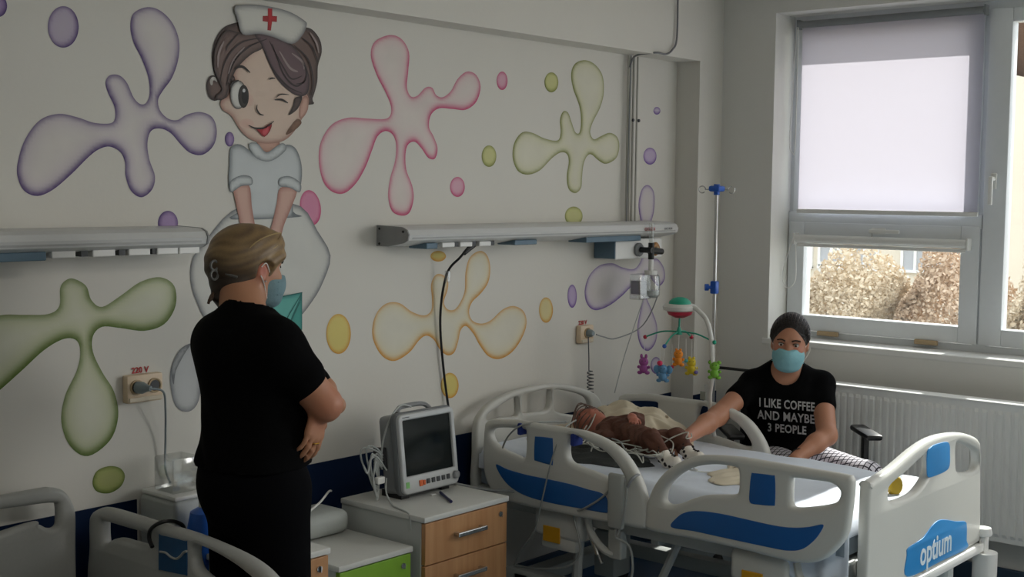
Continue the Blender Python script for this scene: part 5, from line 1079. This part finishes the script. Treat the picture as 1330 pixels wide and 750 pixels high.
# trousers
f = Field((4.4, 1.95, .03), (5.26, 3.0, .68), .0056)
f.ell(L2(-.02, 0, .545), (.16, .19, .11), .04, np.array(Matrix((fwd, lef, up)).transposed()))
for s in (0, 1): f.chain([hips[s], knees[s]], [.095, .072], .03); f.chain([knees[s], ank[s]+up*.05], [.070, .055], .02)
tm = bpy.data.materials.new('checked_trousers'); tm.use_nodes = True; nt = tm.node_tree; N = nt.nodes; L = nt.links; b = N['Principled BSDF']; b.inputs['Roughness'].default_value = .85
tc = N.new('ShaderNodeTexCoord'); w1_ = N.new('ShaderNodeTexWave'); w1_.inputs['Scale'].default_value = 14; w1_.inputs['Distortion'].default_value = .6; w2_ = N.new('ShaderNodeTexWave'); w2_.bands_direction = 'Y'; w2_.inputs['Scale'].default_value = 14; w2_.inputs['Distortion'].default_value = .6
L.new(tc.outputs['Object'], w1_.inputs[0]); L.new(tc.outputs['Object'], w2_.inputs[0]); mn = N.new('ShaderNodeMath'); mn.operation = 'MAXIMUM'; L.new(w1_.outputs['Fac'], mn.inputs[0]); L.new(w2_.outputs['Fac'], mn.inputs[1])
cr = N.new('ShaderNodeValToRGB'); cr.color_ramp.elements[0].position = .86; cr.color_ramp.elements[1].position = .93; cr.color_ramp.elements[0].color = (*lin('d9d6de'), 1); cr.color_ramp.elements[1].color = (*lin('2a2433'), 1)
L.new(mn.outputs[0], cr.inputs[0]); L.new(cr.outputs[0], b.inputs['Base Color'])
f.mesh('trousers', tm, p2, 'white trousers with dark check')
for s in (0, 1):
    g = Field(ank[s]-Vector((.25, .25, .095)), ank[s]+Vector((.25, .25, .05)), .006); g.cap(ank[s]-up*.045-td*.035, ank[s]-up*.058+td*.14, .042, .034, .02).plane(ank[s]-up*.089, -up).plane(ank[s]-up*.01, up); g.mesh('shoe', WHITE, p2)
# lettering laid on the shirt
dep = bpy.context.evaluated_depsgraph_get
from mathutils.bvhtree import BVHTree
me = sh.data; bvh = BVHTree.FromPolygons([v.co.copy() for v in me.vertices], [tuple(p.vertices) for p in me.polygons])
def on_shirt(body, cxy, size, sx=.75):
    cu = bpy.data.curves.new('t', 'FONT'); cu.body = body; cu.size = size; cu.align_x = 'CENTER'; cu.align_y = 'CENTER'; cu.offset = .0012; cu.space_character = 1.06; cu.resolution_u = 3; cu.extrude = .0001
    ob = bpy.data.objects.new('tmp', cu); m_ = bpy.data.meshes.new_from_object(ob); bpy.data.objects.remove(ob)
    bm = bmesh.new(); bm.from_mesh(m_); bmesh.ops.subdivide_edges(bm, edges=[e for e in bm.edges if e.calc_length() > .012], cuts=2); bmesh.ops.triangulate(bm, faces=bm.faces)
    for v in bm.verts:
        px, py = cxy[0]+v.co.x*sx*cxy[2], cxy[1]-v.co.y*cxy[2]
        py += (px-1022)*.09
        r = (P(px, py, 0, 4.5)-EYE).normalized(); hit = bvh.ray_cast(EYE, r)[0]
        v.co = (hit-r*.0022) if hit else P(px, py, 0, 4.85)
    bm.to_mesh(m_); bm.free(); m_.name = 'lettering'; m_.materials.clear(); link('lettering', m_, mat('print_white', 'd6d6d6', .7), sh, 'white printed words')
S_ = 312
on_shirt('I LIKE COFFEE', (1022, 526.5, S_), .051, .70); on_shirt('AND MAYBE', (1021, 542.5, S_), .051, .80); on_shirt('3 PEOPLE', (1022, 558, S_), .047, .80)
B().tube([nb+Vector((-.052*math.cos(a), .07*math.sin(a), 0))*1.0+fwd*(.03+.03*math.cos(a))-up*(.05*math.cos(a)) for a in [k*.25-1.5 for k in range(13)]], .0012, 5).make('necklace', STEEL, p2) if False else None
B().tube([wrL+(wrL-elL).normalized()*-.02+(lef*math.cos(a)+up*math.sin(a))*.030 for a in [k*2*PI/16 for k in range(17)]], .0028, 6).make('bracelet', BLACK, p2, 'thin black bracelet')
# ---------------------------------------------------------------- the standing person
A1 = math.radians(-4); f1 = Vector((math.cos(A1), math.sin(A1), 0)); l1 = Vector((-math.sin(A1), math.cos(A1), 0))
O1 = Vector((2.262, 2.85, 0))
def L1(x, y, z): return O1+f1*x+l1*y+up*z
p1 = thing('person', 'standing person in black T-shirt and trousers with arms crossed, blond hair clipped up', 'person', O1)
M1 = np.array(Matrix((f1, l1, up)).transposed())
f = Field((1.98, 2.45, -.01), (2.72, 3.24, 1.63), .0058)
hc = P(326, 349, 0, 2.315); Mh1 = basis(math.radians(-6), math.radians(6)); Hc1 = Vector((hc.x, hc.y, 1.470)); print('head1', Hc1)
g1 = head(f, Hc1, Mh1, .93)
S_R = L1(-.035, -.135, 1.272); S_L = L1(-.02, .14, 1.262)
E_R = L1(.085, -.195, 1.112); E_L = L1(.13, .22, 1.10); W_R = L1(.20, .00, 1.165); W_L = L1(.20, -.10, 1.085)
def torso1(f, gr=0, k=.06):
    f.ell(L1(-.02, 0, .90), (.130+gr, .160+gr, .15+gr), k, M1); f.ell(L1(-.0, 0, 1.03), (.130+gr, .140+gr, .15+gr), k, M1); f.ell(L1(-.01, 0, 1.18), (.125+gr, .145+gr, .15+gr), k, M1)
    f.ell(L1(-.05, 0, 1.26), (.085+gr, .15+gr, .10+gr), k, M1)
    for s in (1, -1): f.ell(L1(.10, s*.07, 1.13), (.07+gr, .08+gr, .075+gr), .05, M1)
    f.cap(S_R, S_L, .062+gr, .062+gr, .06)
torso1(f)
f.cap(L1(-.03, 0, 1.30), g1(-.03, 0, -.045), .062, .056, .03); f.cap(L1(-.06, 0, 1.31), g1(-.07, 0, -.02), .035, .03, .04)
for s_, e_, w_ in ((S_R, E_R, W_R), (S_L, E_L, W_L)): f.chain([s_, e_], [.060, .047], .02); f.chain([e_, e_.lerp(w_, .4), w_], [.047, .043, .027], .015)
f.hand(W_R, (W_L-W_R)*0+l1+f1*-.2-up*.15, -f1, up, (.3, .3, .2), .95)
HB_ = P(404, 549, 0, 2.40); print('hand1', HB_, W_L)
W_L2 = L1(.080, -.178, 1.100)
f.chain([E_L, L1(.19, .03, 1.08), L1(.165, -.10, 1.095), W_L2], [.045, .04, .032, .026], .015)
f.hand(W_L2, Vector((-.25, .02, -1)), Vector((-.2, 1, 0)), Vector((1, .2, .2)), (.12, .35, .35), .98, .05, (.070, .078, .072, .056))
legs = [L1(0, s*.08, .86) for s in (1, -1)]; kn = [L1(.01, s*.10, .46) for s in (1, -1)]; an = [L1(-.02, s*.11, .08) for s in (1, -1)]
for a, b_, c_ in zip(legs, kn, an): f.chain([a, b_], [.088, .056], .03); f.chain([b_, b_.lerp(c_, .3), c_], [.055, .055, .036], .02); f.cap(c_-up*.03-f1*.03, c_-up*.045+f1*.14, .036, .028, .02)
f.mesh('body', SK, p1, None, skcol('ab7a5c', [(E_R, .06, 'b06c54'), (g1(-.008, -.08, 0), .03, 'b3614c')]))
face_bits(g1, Mh1, p1); mask(g1, Mh1, Hc1, p1, '6d8a92', .93)
# blond hair combed up and back, dark at the nape
f = Field(Hc1-Vector((.19, .15, .15)), Hc1+Vector((.17, .15, .15)), .0038); Mn = np.array(Mh1)
f.ell(g1(-.030, 0, .034), (.104, .088, .096), .01, Mn); f.ell(g1(.035, 0, .085), (.062, .060, .040), .03, Mn); f.ell(g1(-.095, 0, .0), (.05, .055, .055), .03, Mn); f.ell(g1(-.062, 0, -.070), (.052, .066, .064), .03, Mn); f.cap(g1(-.10, 0, -.05), g1(-.115, 0, -.09), .022, .012, .02)
for q in (1, -1): f.cap(g1(.055, q*.058, .05), g1(.015, q*.076, .012), .022, .010, .02)
f.ell(g1(.122, 0, -.025), (.080, .074, .085), .008, Mn, cut=True)
for q in (1, -1): f.ell(g1(.0, q*.090, -.010), (.030, .022, .036), .006, Mn, cut=True)
ax_ = [f.lo[k]+f.h*np.arange(f.n[k]) for k in range(3)]; X_, Y_, Z_ = np.meshgrid(*ax_, indexing='ij')
U_ = (X_-Hc1.x)*.9+(Z_-Hc1.z)*1.1+.02*np.sin(25*(X_-Hc1.x)); f.F += (.0011*np.sin(150*((Z_-Hc1.z)-.45*(X_-Hc1.x))+4*np.sin(14*(X_-Hc1.x)+20*(Y_-Hc1.y)))).astype(np.float32)
def haircol(V):
    Vl = (V-np.array(Hc1))@Mn; t = 1/(1+np.exp(-(Vl[:, 2]+.018+.25*(Vl[:, 0]))/.014)); st = .5+.5*np.sin(170*(Vl[:, 2]-.45*Vl[:, 0])+4*np.sin(14*Vl[:, 0]+20*Vl[:, 1])+9*Vl[:, 1])
    rr = np.random.RandomState(2).uniform(0, 1, len(V)); n_ = (.5+.5*np.sin(331*Vl[:, 2]-150*Vl[:, 0]+3*np.sin(60*Vl[:, 1])))*.3+st*.3+rr*.15+.15+.1*np.sin(40*Vl[:, 0])
    a_ = np.array(lin('574230'))[None]*(1-n_[:, None])+np.array(lin('9a7f56'))[None]*n_[:, None]; d_ = np.array(lin('1f1713'))[None]*(1-.4*n_[:, None])+np.array(lin('4a3626'))[None]*.4*n_[:, None]
    return a_*t[:, None]+d_*(1-t[:, None])
f.mesh('hair', attr_mat('hair_painted', .5), p1, 'blond hair combed back, dark at the nape', haircol)
rn = random.Random(3); HB1 = mat('blond_strand', 'b39a68', .5); HB2 = mat('brown_strand', '4b3624', .5)
for k in range(26):
    y = rn.uniform(-.085, .05); z = rn.uniform(.0, .07); s_ = 1-(abs(y)/.12)**2
    pts = [g1(.085*s_, y*.7, .075+.03*s_), g1(.03, y*1.0-.01, z+.055), g1(-.05, y*1.02-.008, z+.02), g1(-.115+.02*abs(y)*10, y*.6, z*.4-.03)]
    pts = [Hc1+(q-Hc1)*1.02 for q in pts]
    B().tube(catmull(pts, 6, False), .0022, 5, radii=[.0005+.0012*math.sin(PI*i/18) for i in range(19)]).make('hair_strand', HB1, p1)
for dz in (0, .012): B().tube(catmull([g1(-.115, 0, -.075), g1(-.135, -.01, -.09-dz), g1(-.14, -.005, -.115+dz)], 5, False), .004, 6).make('hair_strand', HB2, p1)
cp = g1(-.135, -.035, -.012)
clip = thing('hair_clip', 'dark grey claw clip holding the blond hair at the back of the head', 'hair clip', cp)
CL = mat('clip_grey', '5b5b58', .35)
for s in (1, -1): B().tube([cp+Vector((-.012+.012*math.cos(a), 0, s*.013+.013*math.sin(a))) for a in [k*2*PI/14 for k in range(15)]], .0035, 6).make('clip_loop', CL, clip, None, True)
for s in (1, -1): B().tube(catmull([cp, g1(-.12, -.05, .02*s), g1(-.09, -.072, .028*s)], 6, False), .004, 6).make('clip_jaw', CL, clip, None, True)
B().ball(g1(-.002, -.088, -.034), .0032).make('earring', STEEL, p1)
# T-shirt and trousers
f = Field((1.98, 2.45, .84), (2.66, 3.24, 1.42), .0056)
torso1(f, .016, .06); mR = S_R.lerp(E_R, .5); mL = S_L.lerp(E_L, .6); f.chain([S_R, mR], [.070, .068], .03); f.chain([S_L, mL], [.075, .070], .03); f.cap(L1(-.04, 0, 1.29), L1(-.035, 0, 1.345), .085, .066, .04)
f.cap(L1(-.028, 0, 1.342), L1(.0, 0, 1.46), .060, .066, .004, cut=True)
ax_ = [f.lo[k]+f.h*np.arange(f.n[k]) for k in range(3)]; X_, Y_, Z_ = np.meshgrid(*ax_, indexing='ij'); f.F += (.004*np.sin(45*Z_+22*X_+3*np.sin(25*Y_))*np.clip((1.15-Z_)*5, 0, 1)).astype(np.float32)
f.plane(L1(0, 0, .935), -up); f.mesh('t_shirt', BCLOTH, p1, 'black T-shirt')
f = Field((1.98, 2.45, .03), (2.66, 3.24, 1.0), .0066)
f.ell(L1(-.02, 0, .88), (.142, .172, .16), .05, M1)
for a, b_, c_ in zip(legs, kn, an): f.chain([a, b_], [.098, .082], .04); f.chain([b_, c_+up*.02], [.080, .068], .02)
f.plane(L1(0, 0, .975), up); f.mesh('trousers', mat('black_twill', '07070a', .95, spec=.08), p1, 'black trousers')
for c_ in an: g = Field(c_-Vector((.10, .09, .08)), c_+Vector((.24, .09, .05)), .006); g.cap(c_-up*.038-f1*.035, c_-up*.05+f1*.15, .042, .034, .02).plane(c_-up*.079, -up).plane(c_+up*.0, up); g.mesh('shoe', WHITE, p1)
q = W_L2+Vector((-.25, .02, -1)).normalized()*.098; print('ring', q)
B().tube([q+Vector((.010, 0, 0))+(Vector((1, 0, 0))*math.cos(a)+Vector((0, 1, 0))*math.sin(a))*.0110 for a in [k*2*PI/14 for k in range(15)]], .0016, 5).make('ring', mat('gold', 'd9a941', .2, metal=1), p1, 'gold ring')
# ---------------------------------------------------------------- the baby and the things lying on the right bed
def onb(px, py, h=0): 
    z = .67
    for _ in range(3):
        q = P(px, py, 2, z+h); z = .666+bedtop(q.x, q.y)
    return q
hd = P(762, 556, 0, 4.22); print('baby head', hd, bedtop(4.2, hd.y)+.664)
baby = thing('person', 'baby in brown clothes and white dotted socks lying on the right bed', 'person', (4.12, 2.9, .69))
bz = lambda x, y: .664+bedtop(x, y)
Bh = Vector((4.22, 3.16, 0)); Bh.z = bz(Bh.x, Bh.y)+.062
Bc = Vector((4.19, 3.00, 0)); Bc.z = bz(Bc.x, Bc.y)+.058; Bp = P(838, 602, 0, 4.10); Bp = Vector((4.13, 2.83, bz(4.13, 2.83)+.055))
f = Field((3.90, 2.5, .64), (4.42, 3.28, .86), .0042)
Mb = basis(math.radians(200), math.radians(-40))
Mb = Matrix((Vector((-.55, -.25, .8)).normalized(), Vector((-.75, -.3, -.6)).normalized(), Vector((0, 1, .1)).normalized())).transposed()
# face looks up and towards the camera side; crown to the wall
fx = Vector((-.45, -.1, .88)).normalized(); uz = (Vector((.05, 1, .05))-fx*fx.dot(Vector((.05, 1, .05)))).normalized(); Mb = Matrix((fx, uz.cross(fx), uz)).transposed()
gb = head(f, Bh, Mb, .66); f.ell(gb(-.01, 0, .02), (.060, .054, .062), .015, np.array(Mb))
def btor(f, gr=0):
    f.cap(Bc+Vector((0, .02, 0)), Bp, .052+gr, .056+gr, .03)
    return f
btor(f); f.cap(Bh-uz*.05, Bc+Vector((0, .05, .01)), .03, .035, .02)
kR = Vector((4.05, 2.74, bz(4, 2.74)+.10)); kL = Vector((4.20, 2.72, bz(4.2, 2.72)+.085))
aR = P(862, 606, 0, 4.02); aR = Vector((4.03, 2.645, bz(4, 2.65)+.028)); aL = Vector((4.15, 2.62, bz(4.1, 2.62)+.03))
hipR, hipL = Bp+Vector((-.03, -.01, 0)), Bp+Vector((.035, -.01, 0))
fR, fL = aR+Vector((-.02, -.045, .010)), aL+Vector((-.02, -.045, .012))
for h_, k_, a_, ff in ((hipR, kR, aR, fR), (hipL, kL, aL, fL)): f.chain([h_, k_, a_], [.036, .027, .018], .012); f.cap(a_, ff, .017, .014, .01)
sR = Bc+Vector((-.05, .03, .01)); eR_ = Bc+Vector((-.11, -.03, -.01)); wR_ = Bc+Vector((-.14, .04, .0)); sL = Bc+Vector((.05, .03, .02)); eL_ = Bc+Vector((.07, -.05, .045)); wL_ = Bc+Vector((.0, -.07, .07))
for s_, e_, w_ in ((sR, eR_, wR_), (sL, eL_, wL_)): f.chain([s_, e_, w_], [.026, .022, .016], .012)
f.hand(wR_, (-.3, 1, .1), (0, 0, -1), (1, 0, 0), (.5, .7, .5), .48); f.hand(wL_, (-.6, -.6, -.1), (0, 0, -1), (1, 0, 0), (.5, .7, .5), .48)
f.mesh('body', SK, baby, None, skcol('b4705c', [(gb(.05, .03, -.01), .02, 'b8604f'), (gb(.06, 0, -.04), .01, '8e3f3a')]))
face_bits(gb, Mb, baby, .6)
f = Field((3.90, 2.5, .64), (4.42, 3.28, .86), .0044); btor(f, .008)
for h_, k_, a_ in ((hipR, kR, aR), (hipL, kL, aL)): f.chain([h_, k_, k_.lerp(a_, .55)], [.044, .036, .030], .015)
for s_, e_, w_ in ((sR, eR_, wR_), (sL, eL_, wL_)): f.chain([s_, e_, e_.lerp(w_, .6)], [.033, .029, .025], .015)
ax_ = [f.lo[k]+f.h*np.arange(f.n[k]) for k in range(3)]; X_, Y_, Z_ = np.meshgrid(*ax_, indexing='ij'); f.F += (.003*np.sin(120*Y_+60*X_+3*np.sin(70*Z_))).astype(np.float32)
f.mesh('romper', mat('brown_knit', '583527', .85, var=.3, scale=35, bump=.3), baby, 'brown romper suit')
SOCK = mat('sock_white', 'e6e0d6', .9); SPOT = mat('sock_spot', '231d1c', .9)
for k_, a_, ff in ((kR, aR, fR), (kL, aL, fL)):
    f = Field(Vector((min(k_.x, ff.x)-.05, min(k_.y, ff.y)-.04, .64)), Vector((max(k_.x, ff.x)+.05, max(k_.y, ff.y)+.04, .80)), .003); s0 = k_.lerp(a_, .62)
    f.chain([s0, a_], [.0275, .024], .01); f.chain([a_, ff], [.025, .021], .012); so = f.mesh('sock', SOCK, baby, 'white sock with dark spots')
    bv = BVHTree.FromPolygons([v.co.copy() for v in so.data.vertices], [tuple(p.vertices) for p in so.data.polygons]); sp = B()
    for j in range(26):
        a = j*2.4; t = (j % 7)/6.5; c_ = s0.lerp(a_, min(1, t*1.5)) if t < .66 else a_.lerp(ff, (t-.66)*3); r_ = bv.ray_cast(c_+Vector((math.cos(a), .3*math.sin(3*a), math.sin(a))).normalized()*.08, -Vector((math.cos(a), .3*math.sin(3*a), math.sin(a))).normalized())
        if r_[0]: sp.ball(r_[0], .0062, (1, 1, 1), 7, 5)
    sp.make('sock_spots', SPOT, so, 'dark spots')['kind'] = 'stuff'
cp_ = B()
for j in range(7):
    a = -1.2+.4*j; cp_.tube([Bh+fx*.069*math.cos(b_)*math.cos(.1*j)+uz.cross(fx)*.066*math.sin(b_)+uz*(.052-.014*j+.012*math.sin(2*b_+j)) for b_ in [k*.22-1.7 for k in range(16)]], .0026, 5)
cp_.make('head_leads', mat('lead_brown', '5e4a40', .6), baby, 'looped leads over the head')['kind'] = 'stuff'
# blanket mound behind the baby, pillow roll, grey pad, cables
def mound(name, c, rx, ry, h, rot, m, lab, cat, nz=.006, n=40, flat_=.6):
    V = []; Fc = []; ca, sa = math.cos(rot), math.sin(rot)
    for i in range(n+1):
        for j in range(n+1):
            u, v = i/n*2-1, j/n*2-1; uu = u*math.sqrt(1-v*v/2); vv = v*math.sqrt(1-u*u/2); r2 = min(1, uu*uu+vv*vv); th = math.atan2(vv, uu); rm = 1+.14*math.sin(3*th+rx*40)+.08*math.sin(7*th+ry*30)+.04*math.sin(13*th); uu *= rm; vv *= rm
            x = c[0]+rx*uu*ca-ry*vv*sa; y = c[1]+rx*uu*sa+ry*vv*ca; z0 = bz(x, y)-.004
            z = z0+.006+h*(1-r2)**flat_*(1+.10*math.sin(5*u+3*v)+.08*math.sin(11*v-4*u))+nz*math.sin(18*u+9*v)*(1-r2); V.append((x, y, z))
    for i in range(n):
        for j in range(n): a = i*(n+1)+j; Fc.append((a, a+n+1, a+n+2, a+1))
    N0 = len(V); rim = [i*(n+1) for i in range(n+1)]+[n*(n+1)+j for j in range(1, n+1)]+[i*(n+1)+n for i in range(n-1, -1, -1)]+[j for j in range(n-1, 0, -1)]
    V += [(V[k][0], V[k][1], bz(V[k][0], V[k][1])+.001) for k in rim]; q = len(rim)
    for k in range(q): Fc.append((rim[k], N0+k, N0+(k+1) % q, rim[(k+1) % q]))
    Fc.append(tuple(range(N0, N0+q))[::-1]); o = raw(name, V, Fc, m, None, None, True); o.data.set_sharp_from_angle(angle=math.radians(70)); bm = bmesh.new(); bm.from_mesh(o.data); bmesh.ops.recalc_face_normals(bm, faces=bm.faces); bm.to_mesh(o.data); bm.free(); tag(o, lab, cat); return o
bm_ = bpy.data.materials.new('patterned_cream'); bm_.use_nodes = True; nt = bm_.node_tree; N = nt.nodes; L = nt.links; b = N['Principled BSDF']; b.inputs['Roughness'].default_value = .9
tc = N.new('ShaderNodeTexCoord'); vo = N.new('ShaderNodeTexVoronoi'); vo.inputs['Scale'].default_value = 16; L.new(tc.outputs['Object'], vo.inputs['Vector'])
cr = N.new('ShaderNodeValToRGB'); cr.color_ramp.elements[0].position = .10; cr.color_ramp.elements[1].position = .16; cr.color_ramp.elements[0].color = (*lin('8a7a62'), 1); cr.color_ramp.elements[1].color = (*lin('d8cdb6'), 1)
L.new(vo.outputs['Distance'], cr.inputs[0]); L.new(cr.outputs[0], b.inputs['Base Color'])
mound('blanket', (4.385, 3.06), .13, .25, .125, .12, bm_, 'cream patterned blanket bunched up behind the baby', 'blanket')
mound('head_cloth', (4.16, 3.245), .22, .085, .035, 0, mat('cream_cloth', 'd9cfbb', .9, bump=.3), 'cream cloth spread under the head of the baby', 'cloth')
mound('muslin_cloth', (4.13, 2.36), .20, .14, .016, .5, bm_, 'thin patterned cloth lying flat on the sheet by the feet of the baby', 'cloth', .004)
mound('grey_pad', (3.98, 2.93), .12, .20, .035, .1, mat('pad_grey', '3e4140', .9, bump=.4), 'dark grey garment beside the baby at the rail side', 'cloth', .010)
rn = random.Random(12); t = thing('sensor_leads', 'tangle of pale sensor leads lying over and beside the baby', 'cables', (4.0, 2.9, .68)); LD = mat('lead_pale', 'b7b7ae', .5)
for k in range(20):
    p_ = Vector((rn.uniform(3.92, 4.12), rn.uniform(2.72, 3.12), 0)); pts = []; d_ = rn.uniform(0, 6.28)
    for j in range(6):
        x, y = p_.x, p_.y; top_ = bz(x, y)+.045+.05*math.exp(-((x-4.17)/.06)**2)+rn.uniform(0, .03); pts.append(Vector((x, y, top_)))
        d_ += rn.uniform(-1.2, 1.4); p_ = p_+Vector((math.cos(d_)*.05, math.sin(d_)*.07, 0)); p_.x = min(max(p_.x, 3.88), 4.24); p_.y = min(max(p_.y, 2.66), 3.2)
    B().tube(catmull(pts, 6, False), .0026, 5).make('lead', LD if k % 4 else DGREY, t, None, True)
for k in range(3):
    B().box((3.95+.03*k, 3.06-.01*k, bz(4, 3)+.035), (3.965+.03*k, 3.10-.01*k, bz(4, 3)+.05), .003).make('lead_connector', WHITE, t)
cable('feeding_tube', [(4.02, 2.62, .70), (3.98, 2.54, .69), (3.95, 2.47, .70), (3.92, 2.50, .72), (3.96, 2.56, .70), (4.05, 2.50, .672), (4.2, 2.42, .672)], .0028, mat('clear_tube', 'c3c5c3', .3), None, 'thin white tube curling on the sheet by the socks', 'tube')
